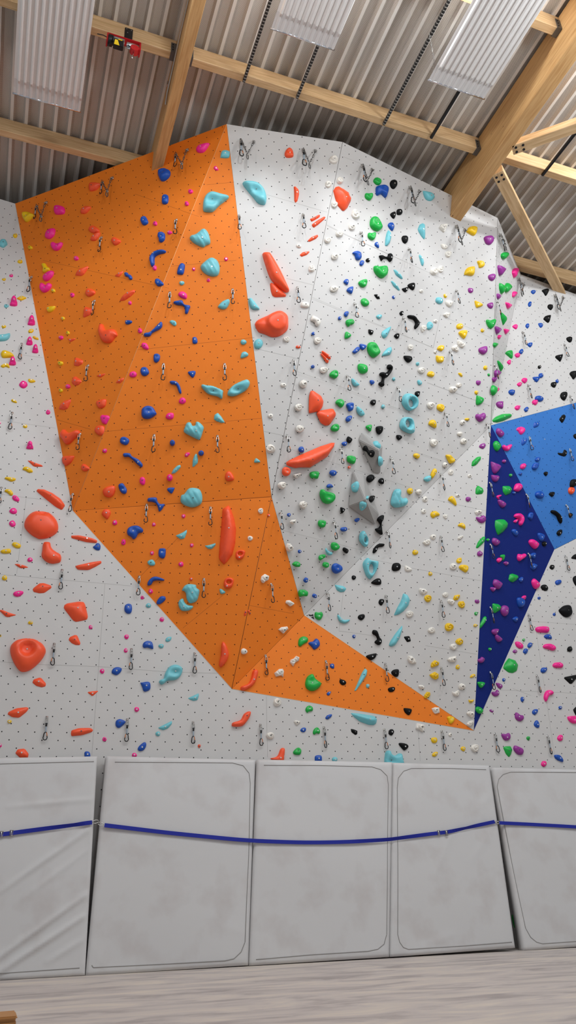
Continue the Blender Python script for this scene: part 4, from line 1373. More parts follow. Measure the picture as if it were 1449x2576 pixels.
def catmull(P, m):
    out = []; n = len(P)
    for i in range(n):
        a, b, c, d = P[i - 1], P[i], P[(i + 1) % n], P[(i + 2) % n]
        for k in range(m):
            t = k / m
            out.append(tuple(0.5 * (2 * b[j] + (c[j] - a[j]) * t + (2 * a[j] - 5 * b[j] + 4 * c[j] - d[j]) * t * t + (3 * b[j] - a[j] - 3 * c[j] + d[j]) * t ** 3) for j in (0, 1)))
    return out
def chaikin(P, it=1):
    for _ in range(it):
        Q = []
        for i in range(len(P)):
            a, b = P[i], P[(i + 1) % len(P)]
            Q += [(a[0] * .86 + b[0] * .14, a[1] * .86 + b[1] * .14), (a[0] * .14 + b[0] * .86, a[1] * .14 + b[1] * .86)]
        P = Q
    return P
def inside(P, x, y):
    r = False; j = len(P) - 1
    for i in range(len(P)):
        if (P[i][1] > y) != (P[j][1] > y) and x < (P[j][0] - P[i][0]) * (y - P[i][1]) / (P[j][1] - P[i][1]) + P[i][0]: r = not r
        j = i
    return r
def segdist(P, x, y):
    best = 1e9; j = len(P) - 1
    for i in range(len(P)):
        ax, ay = P[j]; bx_, by = P[i]; dx, dy = bx_ - ax, by - ay; L = dx * dx + dy * dy or 1e-12
        t = max(0, min(1, ((x - ax) * dx + (y - ay) * dy) / L)); ex, ey = ax + dx * t - x, ay + dy * t - y
        d = ex * ex + ey * ey
        if d < best: best = d
        j = i
    return math.sqrt(best)
bolt_me = None
def bolt_mesh():
    global bolt_me
    if bolt_me is None:
        bm = bmesh.new(); tube(bm, [V((0, 0, -0.012)), V((0, 0, 0.004))], 0.0098, 6)
        bolt_me = bpy.data.meshes.new('bolt'); bm.to_mesh(bolt_me); bm.free(); bolt_me.materials.append(BOLT)
    return bolt_me
dark_me = None
def hole_mesh():
    global dark_me
    if dark_me is None:
        bm = bmesh.new(); tube(bm, [V((0, 0, -0.012)), V((0, 0, 0.0015))], 0.0085, 8)
        dark_me = bpy.data.meshes.new('bolt_hole'); bm.to_mesh(dark_me); bm.free(); dark_me.materials.append(DARKSTEEL)
    return dark_me
HOLDS = []; DRAWS = []; ANCH = []
def outline_px(kind, nums, x0, y0, s):
    if isinstance(nums[0], tuple): P = [(x0 + a / s, y0 + b / s) for a, b in nums]
    else:
        cx, cy, w, h = nums[:4]; r = math.radians(nums[4] if len(nums) > 4 else 0); N = 12; P = []
        for k in range(N):
            t = 2 * math.pi * k / N; a, b = math.cos(t) * w / 2, math.sin(t) * h / 2
            f = 1.0 + (0.05 * math.sin(3 * t + cx) if kind in 'eW' else 0)
            P.append((x0 + (cx + (a * math.cos(r) - b * math.sin(r)) * f) / s, y0 + (cy + (a * math.sin(r) + b * math.cos(r)) * f) / s))
        if kind == 'K':
            P = [(x0 + (cx + q[0] * w) / s, y0 + (cy + q[1] * h) / s) for q in ((-.36, -.28), (-.2, -.46), (0, -.5), (.2, -.46), (.36, -.28), (.36, -.02), (.5, .22), (.47, .42), (.2, .5), (-.2, .48), (-.5, .4), (-.5, .2), (-.36, -.02))]
    return P
def make_hold(col, kind, P, extra):
    if kind in 'eWKcV': Q = P
    elif kind == 'F': Q = chaikin(P, 1)
    else: Q = catmull(P, 3)
    if kind == 'F': Q = chaikin(P, 1) if len(P) < 12 else P
    xs = [q[0] for q in P]; ys = [q[1] for q in P]
    cen = (sum(xs) / len(xs), sum(ys) / len(ys))
    p, n, nm = hit(*cen)
    hint = V((0, 0, 1)); ey = (hint - n * hint.dot(n)).normalized(); ex = ey.cross(n)
    def uv(pt): q = pt - p; return (q.dot(ex), q.dot(ey))
    w2 = [uv(on_plane(*q, p, n)) for q in P]
    A = abs(sum(w2[i - 1][0] * w2[i][1] - w2[i][0] * w2[i - 1][1] for i in range(len(w2)))) / 2
    size = math.sqrt(A)
    Hf = {'e': 0.42, 'c': 0.95, 'K': 0.75, 'W': 0.40, 'V': 0.40, 'P': 0.36, 'J': 0.40, 'F': 0.30, 'S': 0.34, 'L': 0.42, 'R': 0.36, 'B': 0.34, 'N': 0.34}[kind]
    H = min(0.17, Hf * size)
    out = [uv(on_plane(*q, p + n * 0.35 * H, n)) for q in Q]
    ar = sum(out[i - 1][0] * out[i][1] - out[i][0] * out[i - 1][1] for i in range(len(out)))
    if ar < 0: out = out[::-1]
    hole = None
    if extra and kind == 'R':
        hole = [uv(on_plane(*q, p + n * 0.35 * H, n)) for q in outline_px('h', extra[:4], extra[4], extra[5], extra[6])]
    minx, maxx = min(o[0] for o in out), max(o[0] for o in out); miny, maxy = min(o[1] for o in out), max(o[1] for o in out)
    big = max(maxx - minx, maxy - miny)
    step = max(size / 6.5, 0.010)
    if kind in 'SVWRBNL' or big > 0.35: step = max(size / 10, 0.009)
    if kind == 'B': step = size / 16
    if kind in 'WV': step = max(size / 13, 0.007)
    pts = []
    def dist(x, y):
        d = segdist(out, x, y)
        return min(d, segdist(hole, x, y)) if hole else d
    y = miny; row = 0
    while y < maxy:
        x = minx + (step / 2 if row % 2 else 0)
        while x < maxx:
            if inside(out, x, y) and not (hole and inside(hole, x, y)):
                d = dist(x, y)
                if d > step * 0.45: pts.append((x, y, d))
            x += step
        y += step * 0.87; row += 1
    D = max([q[2] for q in pts], default=size * 0.4)
    # inner ring near the rim
    ring = []
    for i in range(len(out)):
        a, b, c = out[i - 1], out[i], out[(i + 1) % len(out)]
        tx, ty = c[0] - a[0], c[1] - a[1]; L = math.hypot(tx, ty) or 1
        rx, ry = b[0] - ty / L * step * 0.22, b[1] + tx / L * step * 0.22
        if inside(out, rx, ry):
            d = segdist(out, rx, ry)
            if d > step * 0.12: ring.append((rx, ry, d))
    pts = ring + pts
    cx, cy, cd_ = max(pts, key=lambda q: q[2]) if pts else (0, 0, 1)
    if extra and kind in 'BN': ec = uv(on_plane(extra[4] + extra[0] / extra[6], extra[5] + extra[1] / extra[6], p, n)); er = (extra[2] / extra[6] + extra[3] / extra[6]) / 4 * 0.0057
    ph = random.random() * 6
    def height(x, y, d):
        k = min(d / D, 1)
        if kind == 'F':
            h = H * (0.12 + 0.88 * min(k / 0.78, 1)) if k > 0 else 0
        elif kind == 'c': h = H * min(1, (k * 3)) ** 0.5
        else: h = H * math.sqrt(max(0, 1 - (1 - min(k / 0.85, 1)) ** 2))
        if kind == 'J':
            px, py = cx - 0.02 * size, cy + 0.16 * size; r = math.hypot((x - px) / 1.5, y - py)
            h -= 0.50 * H * math.exp(-(r / (0.20 * size)) ** 2)
        elif kind == 'L':
            px, py = cx, cy - 0.12 * size; r = math.hypot((x - px) / 1.7, y - py)
            h -= 0.62 * H * math.exp(-(r / (0.26 * size)) ** 2) * min(1, k * 1.6)
        elif kind == 'S': h += 0.085 * H * math.sin((x * 0.83 + y * 0.55) / size * 24) * min(1, k * 3)
        elif kind in 'WV':
            r = math.hypot(x - cx, y - cy) / size; th = math.atan2(y - cy, x - cx)
            h += 0.26 * H * math.sin(2 * th + r * 17 + ph) * min(1, k * 2.5)
        elif kind == 'N':
            r = math.hypot(x - ec[0], (y - ec[1])) / er
            h -= 0.75 * H * (1 / (1 + math.exp((r - 0.95) * 9)))
        elif kind == 'B':
            r = math.hypot(x - ec[0], y - ec[1]) / er
            h = 0.75 * h + 0.45 * H * (1 / (1 + math.exp((r - 1.0) * 30)))
        elif kind == 'K':
            h = h * (0.55 if y < miny + 0.36 * (maxy - miny) else 1.15)
        elif kind == 'P' and big > 1.8 * size: h *= 1.0
        return max(h, 0.001)
    co = [V(q) for q in out] + ([V(q) for q in hole] if hole else []) + [V((q[0], q[1])) for q in pts]
    no = len(out); nh = len(hole) if hole else 0
    edges = [(i, (i + 1) % no) for i in range(no)] + [(no + i, no + (i + 1) % nh) for i in range(nh)]
    vo, eo, fo, ov, oe, of = geometry.delaunay_2d_cdt(co, edges, [], 1, 1e-6)
    bm = bmesh.new(); vs = []
    for i, v in enumerate(vo):
        src = ov[i][0] if ov[i] else -1
        if src < no + nh: h = 0.0
        else: h = height(pts[src - no - nh][0], pts[src - no - nh][1], pts[src - no - nh][2])
        vs.append(bm.verts.new((v.x, v.y, h)))
    for f in fo:
        c = sum((vo[i] for i in f), V((0, 0))) / len(f)
        if not inside(out, c.x, c.y) or (hole and inside(hole, c.x, c.y)): continue
        try: bm.faces.new([vs[i] for i in f])
        except ValueError: pass
    bmesh.ops.delete(bm, geom=[v for v in bm.verts if not v.link_faces], context='VERTS')
    bound = [e for e in bm.edges if len(e.link_faces) == 1]
    r = bmesh.ops.extrude_edge_only(bm, edges=bound)
    for v in r['geom']:
        if isinstance(v, bmesh.types.BMVert): v.co.z = -0.004
    bmesh.ops.recalc_face_normals(bm, faces=bm.faces)
    w, h = max(xs) - min(xs), max(ys) - min(ys)
    M = Matrix(((ex.x, ey.x, n.x, p.x), (ex.y, ey.y, n.y, p.y), (ex.z, ey.z, n.z, p.z), (0, 0, 0, 1)))
    px = max(w, h)
    name = 'foothold' if px < 19 else 'pocket_hold' if kind == 'R' else 'jug_hold' if kind in 'JL' else 'ribbed_hold' if kind == 'S' else 'sloper_hold' if kind in 'F' else 'climbing_hold'
    o = obj(name, bm, HM[col]); o.matrix_world = M
    # bolt
    if pts:
        bxy = (cx, cy, cd_)
        if kind == 'B': bxy = (ec[0], ec[1], D)
        if kind == 'N': bxy = (ec[0], ec[1], D) if extra[1] < 300 and extra[3] > 100 else bxy
        me = bolt_mesh() if (col != 'w' and random.random() < 0.72) else hole_mesh()
        b = bpy.data.objects.new('bolt', me); C.objects.link(b); b.parent = o
        b.location = (bxy[0], bxy[1], height(*bxy) + 0.0005)
    HOLDS.append(dict(o=o, c=((min(xs) + max(xs)) / 2, (min(ys) + max(ys)) / 2), w=w, h=h, col=col, kind=kind, wall=nm, P=P))
x0 = y0 = 0; sc = 1.0
for line in DATA.strip().split('\n'):
    line = line.strip()
    if line[0] == 'T':
        _, a, b, c = line.split(); x0, y0, sc = float(a), float(b), float(c); continue
    if line[:2] == 'q ':
        v = list(map(float, line.split()[1:])); DRAWS.append([x0 + v[0] / sc, y0 + v[1] / sc, x0 + v[2] / sc, y0 + v[3] / sc]); continue
    if line[:2] == 'a ':
        v = list(map(float, line.split()[1:])); ANCH.append([(x0 if i % 2 == 0 else y0) + q / sc for i, q in enumerate(v)]); continue
    body = line[2:].split(';'); tok = body[0].split()
    nums = [tuple(map(float, q.split(','))) for q in tok] if ',' in tok[0] else list(map(float, tok))
    extra = list(map(float, body[1].split())) + [x0, y0, sc] if len(body) > 1 else None
    make_hold(line[0], line[1], outline_px(line[1], nums, x0, y0, sc), extra)

# ---------------------------------------------------------------- quickdraws (built once, then copied)
def d_loop(w, h, n=16):
    return [V((math.copysign(abs(math.cos(t)) ** 0.7, math.cos(t)) * w / 2 * (1.0 if math.sin(t) < 0 else 0.78), 0, math.sin(t) * h / 2)) for t in [2 * math.pi * k / n for k in range(n)]]
def qd_meshes():
    M = {}
    def mk(k, bm, m):
        me = bpy.data.meshes.new(k); bm.to_mesh(me); bm.free(); me.materials.append(m); me.polygons.foreach_set('use_smooth', [True] * len(me.polygons)); M[k] = me
    bm = bmesh.new(); box(bm, (-0.016, -0.006, -0.02), (0.016, 0.004, 0.02)); tube(bm, [V((0, 0.03, 0)), V((0, -0.014, 0))], 0.011, 8)
    tube(bm, [V((-0.012, -0.004, -0.01)), V((-0.012, -0.03, -0.026)), V((0.012, -0.03, -0.026)), V((0.012, -0.004, -0.01))], 0.005, 6); mk('hanger', bm, STEEL)
    bm = bmesh.new(); tube(bm, [p + V((0, -0.028, -0.062)) for p in d_loop(0.04, 0.085)], 0.0055, 6, True); mk('top_carabiner', bm, STEEL)
    bm = bmesh.new(); tube(bm, [V((0, -0.03, -0.075)), V((0, -0.03, -0.105)), V((0, -0.03, -0.118))], 0.01, 8, flat=(0.013, 0.008)); mk('rubber_keeper', bm, RUBBER)
    bm = bmesh.new(); tube(bm, [V((0, -0.03, -0.098)), V((0, -0.03, -0.13)), V((0, -0.03, -0.165)), V((0, -0.03, -0.2))], 0.01, 8, flat=(0.0105, 0.005)); mk('sling', bm, SLING)
    bm = bmesh.new(); lp = [p + V((0, -0.03, -0.242)) for p in d_loop(0.056, 0.098)]; tube(bm, lp[3:] + lp[:1], 0.0066, 6); mk('bottom_carabiner', bm, BLACK)
    bm = bmesh.new(); tube(bm, lp[:4], 0.0055, 6); mk('gate', bm, ORGATE)
    return M
QM = qd_meshes()
def quickdraw(x1, y1, x2, y2, minlen=0.2):
    p, n, nm = hit(x1, y1)
    hh = V((n.x, n.y, 0)).normalized()
    top = on_plane(x1, y1 + 2, p + n * 0.02, n)
    r = ray(x2, y2); vn = V((0, -1, 0)); q = on_plane(x2, y2, top + hh * 0.03, vn)
    L = max(minlen, min(0.36, (top - q).z))
    t = bpy.data.objects.new('quickdraw', None); C.objects.link(t); t.empty_display_size = 0.05
    base = on_plane(x1, y1 + 2, p + n * 0.002, n)
    ang = math.atan2(-hh.x, -hh.y) if False else math.atan2(hh.x, -hh.y)
    s = L / 0.292
    t.matrix_world = Matrix.Translation(base) @ Matrix.Rotation(ang, 4, 'Z') @ Matrix.Scale(s, 4)
    tw = random.uniform(-0.5, 0.5); fl = random.choice((0, math.pi))
    for k in ('hanger', 'top_carabiner', 'rubber_keeper', 'sling', 'bottom_carabiner'):
        o = bpy.data.objects.new(k, QM[k]); C.objects.link(o); o.parent = t
        if k == 'bottom_carabiner':
            P = V((0, -0.03, -0.2)); m = Matrix.Translation(P) @ Matrix.Rotation(fl + tw, 4, 'Z') @ Matrix.Translation(-P); o.matrix_local = m
            g = bpy.data.objects.new('gate', QM['gate']); C.objects.link(g); g.parent = o
    return dict(o=t, c=((x1 + x2) / 2, (y1 + y2) / 2), wall=nm)
QD = [quickdraw(*q) for q in DRAWS]
ANC = []
for lx, ly, rx, ry, bx_, by in ANCH:
    ddx, ddy = (bx_ - lx), (by - ly)
    q = quickdraw(lx, ly, lx - 1 + 0.03 * (lx - 572) * 0.2, ly + max(24, ddy * 0.85), 0.16); q['anch'] = True; QD.append(q)
    p, n, nm = hit(lx, ly); p2, n2, _ = hit(rx, ry)
    hh = V((n.x, n.y, 0)).normalized()
    a = p + n * 0.03; b = p2 + n * 0.03
    hor = (b - a); hor.z = 0; nn = hor.normalized().cross(V((0, 0, 1)))
    if abs(nn.dot(ray(bx_, by))) < 0.2: nn = V((0, -1, 0))
    c = on_plane(bx_, by, (a + b) / 2 + hh * 0.03, nn)
    mid = (a + b) / 2
    if (c - mid).length > 0.7 or c.z > min(a.z, b.z): c = mid + V((0, 0, -0.3)) + hh * 0.02
    t = bpy.data.objects.new('top_anchor', None); C.objects.link(t); t.location = b; t.empty_display_size = 0.05
    j = c + V((0, 0, 0.10))
    for k, u in (('a', a), ('b', b)):
        bm = bmesh.new(); chain_links(bm, [u - b, (u - b).lerp(j - b, 0.5) + V((0, 0, -0.012)), j - b], 6, 0.011, 0.0042); obj('chain', bm, DARKSTEEL, t)
    o = bpy.data.objects.new('hanger', QM['hanger']); C.objects.link(o); o.parent = t; o.matrix_local = Matrix.Translation(-n * 0.02) @ Matrix.Rotation(math.atan2(hh.x, -hh.y), 4, 'Z') @ Matrix.Scale(1.2, 4)
    bm = bmesh.new(); tube(bm, [V((math.cos(w) * 0.016, 0, math.sin(w) * 0.016)) + j - b for w in [k * 0.6283 for k in range(10)]], 0.005, 6, True); obj('ring', bm, STEEL, t)
    bm = bmesh.new(); tube(bm, [V((v.x * 0.75, v.x * 0.4, v.z)) + j - b + V((0, 0, -0.055)) for v in d_loop(0.05, 0.09)], 0.007, 6, True); obj('carabiner', bm, DARKSTEEL, t)
    ANC.append(dict(o=t, c=((lx + rx) / 2, (ly + by) / 2), wall=nm))

# ---------------------------------------------------------------- labels for holds, draws and anchors
WALLN = {'wall_base': 'pale grey wall', 'wall_orange': 'orange face', 'wall_white': 'white face', 'wall_side': 'narrow white side', 'wall_right': 'upper right white face', 'wall_blue': 'light blue face', 'wall_navy': 'dark blue face'}
def shape_word(h):
    k, w, hh = h['kind'], h['w'], h['h']; big = max(w, hh)
    if k == 'R': return 'ring'
    if k == 'S': return 'ribbed'
    if k == 'K': return 'knob'
    if k in 'WV': return 'carved'
    P = h['P']; A = abs(sum(P[i - 1][0] * P[i][1] - P[i][0] * P[i - 1][1] for i in range(len(P)))) / 2
    xs = [q[0] for q in P]; ys = [q[1] for q in P]; n = len(P)
    mx, my = sum(xs) / n, sum(ys) / n
    cxx = sum((a - mx) ** 2 for a in xs) / n; cyy = sum((a - my) ** 2 for a in ys) / n; cxy = sum((a - mx) * (b - my) for a, b in zip(xs, ys)) / n
    d = math.sqrt((cxx - cyy) ** 2 + 4 * cxy * cxy); l1, l2 = (cxx + cyy + d) / 2, max((cxx + cyy - d) / 2, 1e-6)
    el = math.sqrt(l1 / l2)
    if el > 2.0: return 'long'
    if n <= 5: return 'angular'
    if k in 'JL': return 'scooped'
    if el > 1.45: return 'oval'
    return 'round'
def size_word(h):
    s = math.sqrt(h['w'] * h['h'])
    return 'tiny' if s < 12.5 else 'small' if s < 19 else 'medium' if s < 30 else 'large'
for h in HOLDS: h['desc'] = f"{size_word(h)} {CNAME[h['col']]} {shape_word(h)}"; h['cat'] = 'climbing hold'
for q in QD: q['desc'] = 'quickdraw'; q['cat'] = 'quickdraw'
for a in ANC: a['desc'] = 'chain anchor'; a['cat'] = 'anchor'
ALL = HOLDS + QD + ANC
def direction(a, b):       # where a lies, seen from b
    dx, dy = a['c'][0] - b['c'][0], a['c'][1] - b['c'][1]
    ax, ay = abs(dx), abs(dy)
    if ay > 2.2 * ax: return 'below' if dy > 0 else 'above'
    if ax > 2.2 * ay: return 'right of' if dx > 0 else 'left of'
    return ('lower ' if dy > 0 else 'upper ') + ('right of' if dx > 0 else 'left of')
def nref(b): return 'a ' + b['desc'] + (' hold' if b['cat'] == 'climbing hold' else '')
NB = 110
rel = []
for i, a in enumerate(ALL):
    l = sorted((((a['c'][0] - b['c'][0]) ** 2 + (a['c'][1] - b['c'][1]) ** 2, j) for j, b in enumerate(ALL) if j != i))[:14]
    rel.append([(math.sqrt(d), j, direction(a, ALL[j]), ALL[j]['desc']) for d, j in l if d < NB * NB])
def key1(i, r): return (ALL[i]['desc'], ALL[i]['wall'], r[2], r[3])
cnt = {}
for i in range(len(ALL)):
    for k in {key1(i, r) for r in rel[i]}: cnt[k] = cnt.get(k, 0) + 1
def noun(a): return a['desc'] + (' hold' if a['cat'] == 'climbing hold' else '')
def dirtxt(d):
    return {'below': 'below', 'above': 'above', 'right of': 'right of', 'left of': 'left of', 'lower right of': 'down right of', 'lower left of': 'down left of', 'upper right of': 'up right of', 'upper left of': 'up left of'}[d]
used = set()
dcount = {}
for a in ALL: dcount[(a['desc'], a['wall'])] = dcount.get((a['desc'], a['wall']), 0) + 1
for i, a in enumerate(ALL):
    lab = None; w = WALLN[a['wall']]
    if dcount[(a['desc'], a['wall'])] == 1 and a['cat'] == 'climbing hold': lab = f"the only {noun(a)} on the {w}"
    if not lab:
        for r in rel[i][:10]:
            if cnt[key1(i, r)] == 1 and len(f"{noun(a)} on {w}, {dirtxt(r[2])} {nref(ALL[r[1]])}".split()) <= 16:
                lab = f"{noun(a)} on {w}, {dirtxt(r[2])} {nref(ALL[r[1]])}"; break
    if not lab or lab in used:
        done = False
        for x in range(min(8, len(rel[i]))):
            for y in range(x + 1, min(9, len(rel[i]))):
                r, s = rel[i][x], rel[i][y]
                if r[3] == s[3]: continue
                l2 = f"{noun(a)} {dirtxt(r[2])} {nref(ALL[r[1]])}, {dirtxt(s[2])} {nref(ALL[s[1]])}"
                same = sum(1 for k in range(len(ALL)) if ALL[k]['desc'] == a['desc'] and any(q[2:] == r[2:] for q in rel[k]) and any(q[2:] == s[2:] for q in rel[k]))
                if len(l2.split()) <= 16 and same == 1 and l2 not in used: lab = l2; done = True; break
            if done: break
        if not done:
            fx = ('left', 'centre', 'right')[min(2, int(a['c'][0] / 483))]; fy = ('top', 'upper middle', 'middle', 'lower')[min(3, max(0, int((a['c'][1] - 300) / 400)))]
            lab = f"{noun(a)} on {w}, {fy} {fx} of photo"
            r = rel[i][0] if rel[i] else None
            if r: lab = f"{noun(a)}, {fy} {fx} of photo, {dirtxt(r[2])} {nref(ALL[r[1]])}"
            lab = ' '.join(lab.split()[:16])
    used.add(lab)
    g = f"{CNAME[a['col']]} climbing holds" if a['cat'] == 'climbing hold' else 'quickdraws on the wall' if a['cat'] == 'quickdraw' else 'chain anchors along the wall top'
    cat = a['cat']
    if cat == 'climbing hold' and a['o'].name.split('.')[0] == 'foothold': cat = 'foothold'
    tag(a['o'], lab, cat, g)

# printed black mark on the white face
p, n, nm = hit(783, 1549)
bm = bmesh.new()
for poly in (((1037, 514), (1058, 511), (1072, 517), (1100, 506), (1105, 531), (1062, 533)), ((1072, 546), (1104, 534), (1115, 572))):
    A = [on_plane(*zz(560, 1440, *q), p + n * 0.0012, n) for q in poly]; vs = [bm.verts.new(v - p) for v in A]; f = bm.faces.new(vs)
    if f.normal.dot(n) < 0: f.normal_flip()
e = bmesh.ops.extrude_face_region(bm, geom=bm.faces[:]); bmesh.ops.translate(bm, verts=[v for v in e['geom'] if isinstance(v, bmesh.types.BMVert)], vec=-n * 0.001)
o = obj('wall_logo', bm, INK, smooth=False); o.location = p; tag(o, 'black angular printed logo on white face beside a green hold', 'logo')

# ---------------------------------------------------------------- mats leaning on the wall
MATS = [
 ((-330, 1911), (245, 1902), (214, 2453), (-380, 2500), [(-300, 1926), (0, 1922), (236, 1916)], [(-300, 2476), (0, 2449), (200, 2435)], 'grey crash mat at the far left with diagonal folds', 0.0),
 ((268, 1901), (643, 1911), (625, 2428), (216, 2454), [(289, 1917), (430, 1918), (585, 1919), (612, 1926), (627, 1945), (630, 1970), (626, 2150), (616, 2370), (606, 2395), (588, 2412), (565, 2417), (400, 2426), (235, 2434), (231, 2428)], None, 'grey crash mat between the left gap and the middle mat', 0.0),
 ((648, 1910), (988, 1917), (980, 2407), (628, 2429), [(664, 1925), (800, 1926), (935, 1929), (958, 1936), (974, 1952), (977, 1975), (975, 2150), (973, 2350), (966, 2375), (950, 2388), (925, 2393), (780, 2402), (644, 2414)], None, 'grey crash mat in the middle of the row', 0.0),
 ((990, 1918), (1232, 1925), (1297, 2384), (983, 2407), [(1223, 1936), (1130, 1933), (1035, 1933), (1015, 1940), (1002, 1957), (999, 1980), (1001, 2150), (1001, 2350), (1006, 2370), (1015, 2383), (1028, 2388), (1160, 2380), (1287, 2370)], None, 'narrow grey crash mat left of the dark slanted gap', 0.0),
 ((1240, 1930), (1640, 1940), (1640, 2368), (1320, 2391), [(1560, 1944), (1400, 1943), (1285, 1942), (1266, 1948), (1255, 1960), (1251, 1978), (1266, 2060), (1290, 2180), (1322, 2335), (1335, 2358), (1350, 2370), (1365, 2374), (1480, 2366)], None, 'grey crash mat at the right edge with slanted left side', 0.0)]
MPL = []
for mi, (tl, tr, brp, blp, seam, seam2, label, _) in enumerate(MATS):
    ytop = -0.16
    A, B = on_y(*tl, ytop), on_y(*tr, ytop); zt = (A.z + B.z) / 2
    Dd, Cc = on_y(*blp, -0.46), on_y(*brp, -0.46)
    n = ((B + Cc) / 2 - (A + Dd) / 2).cross((Dd + Cc) / 2 - (A + B) / 2).normalized()
    if n.y > 0: n = -n
    mid_ = (A + B + Cc + Dd) / 4
    A, B, Cc, Dd = (on_plane(*q, mid_, n) for q in (tl, tr, brp, blp))
    for q in (Cc, Dd): q.z = max(q.z, floor_z(q.x) + 0.002)
    MPL.append((A, B, Cc, Dd, n))
    t = thing('crash_mat', (Dd + Cc) / 2, label, 'crash mat', 'grey crash mats leaning on the wall'); org = (Dd + Cc) / 2
    TH = 0.11; nx, ny = (100, 110) if mi == 0 else (56, 64)
    bm = bmesh.new()
    def pos(u, v): return (A * (1 - u) + B * u) * (1 - v) + (Dd * (1 - u) + Cc * u) * v
    folds = [((0, 2244), (232, 2080), 0.026), ((-60, 2450), (225, 2245), 0.036), ((-40, 2470), (222, 2298), 0.036), ((120, 2420), (215, 2360), 0.016), ((60, 2260), (225, 2135), 0.012), ((20, 2030), (238, 2010), 0.010)] if mi == 0 else \
            [((1085, 2230), (1150, 2060), 0.006), ((1200, 2040), (1235, 2000), 0.008), ((1060, 2385), (1140, 2350), 0.008), ((1185, 2170), (1240, 2080), 0.006)] if mi == 3 else \
            [((240, 2395), (262, 2430), 0.006), ((545, 1930), (625, 1960), 0.004), ((560, 2330), (615, 2345), 0.006)] if mi == 1 else [((650, 1915), (675, 1925), 0.004), ((930, 2400), (965, 2395), 0.006)]
    FL = [(on_plane(*a, A, n), on_plane(*b, A, n), h) for a, b, h in folds]
    seedx = mi * 7.3
    def bumpf(p):
        h = 0.004 * math.sin(p.x * 3.1 + seedx + math.sin(p.z * 2.3)) + 0.003 * math.sin(p.z * 5.3 + p.x * 1.7)
        for a, b, hh in FL:
            d = b - a; t_ = max(0, min(1, (p - a).dot(d) / d.dot(d))); q = a + d * t_; r = (p - q).length
            h += hh * math.exp(-(r / (0.026 if mi == 0 else 0.034)) ** 2) * (1 - 0.5 * abs(2 * t_ - 1))
        return h
    g = []
    for j in range(ny + 1):
        row = []
        for i in range(nx + 1):
            u, v = i / nx, j / ny; p = pos(u, v); e = min(u, 1 - u) * (B - A).length; e2 = min(v, 1 - v) * (Dd - A).length; em = min(e, e2)
            edge = 0.012 * (1 - min(1, em / 0.03)) ** 2
            row.append(bm.verts.new(p - org + n * (bumpf(p) * min(1, em / 0.06) - edge)))
        g.append(row)
    for j in range(ny):
        for i in range(nx): bm.faces.new((g[j][i], g[j][i + 1], g[j + 1][i + 1], g[j + 1][i]))
    per = [g[0][i] for i in range(nx + 1)] + [g[j][nx] for j in range(1, ny + 1)] + [g[ny][i] for i in range(nx - 1, -1, -1)] + [g[j][0] for j in range(ny - 1, 0, -1)]
    bk = [bm.verts.new(v.co - n * TH + V((0, 0, max(0, floor_z((v.co + org).x) + 0.001 - (v.co - n * TH + org).z)))) for v in per]
    for i in range(len(per)): bm.faces.new((per[i], per[(i + 1) % len(per)], bk[(i + 1) % len(per)], bk[i]))
    bm.faces.new(bk)
    bmesh.ops.recalc_face_normals(bm, faces=bm.faces)
    obj('cover', bm, MATM, t)
    for sm in (seam, seam2):
        if not sm: continue
        pts = []
        for a, b in zip(sm, sm[1:]):
            for k in range(8): pts.append((a[0] + (b[0] - a[0]) * k / 8, a[1] + (b[1] - a[1]) * k / 8))
        pts.append(sm[-1]); w3 = []
        for q in pts:
            p = on_plane(*q, A, n); w3.append(p + n * (bumpf(p) + 0.001) - org)
        bm = bmesh.new(); tube(bm, w3, 0.0045, 6); obj('piping', bm, PIPE, t)

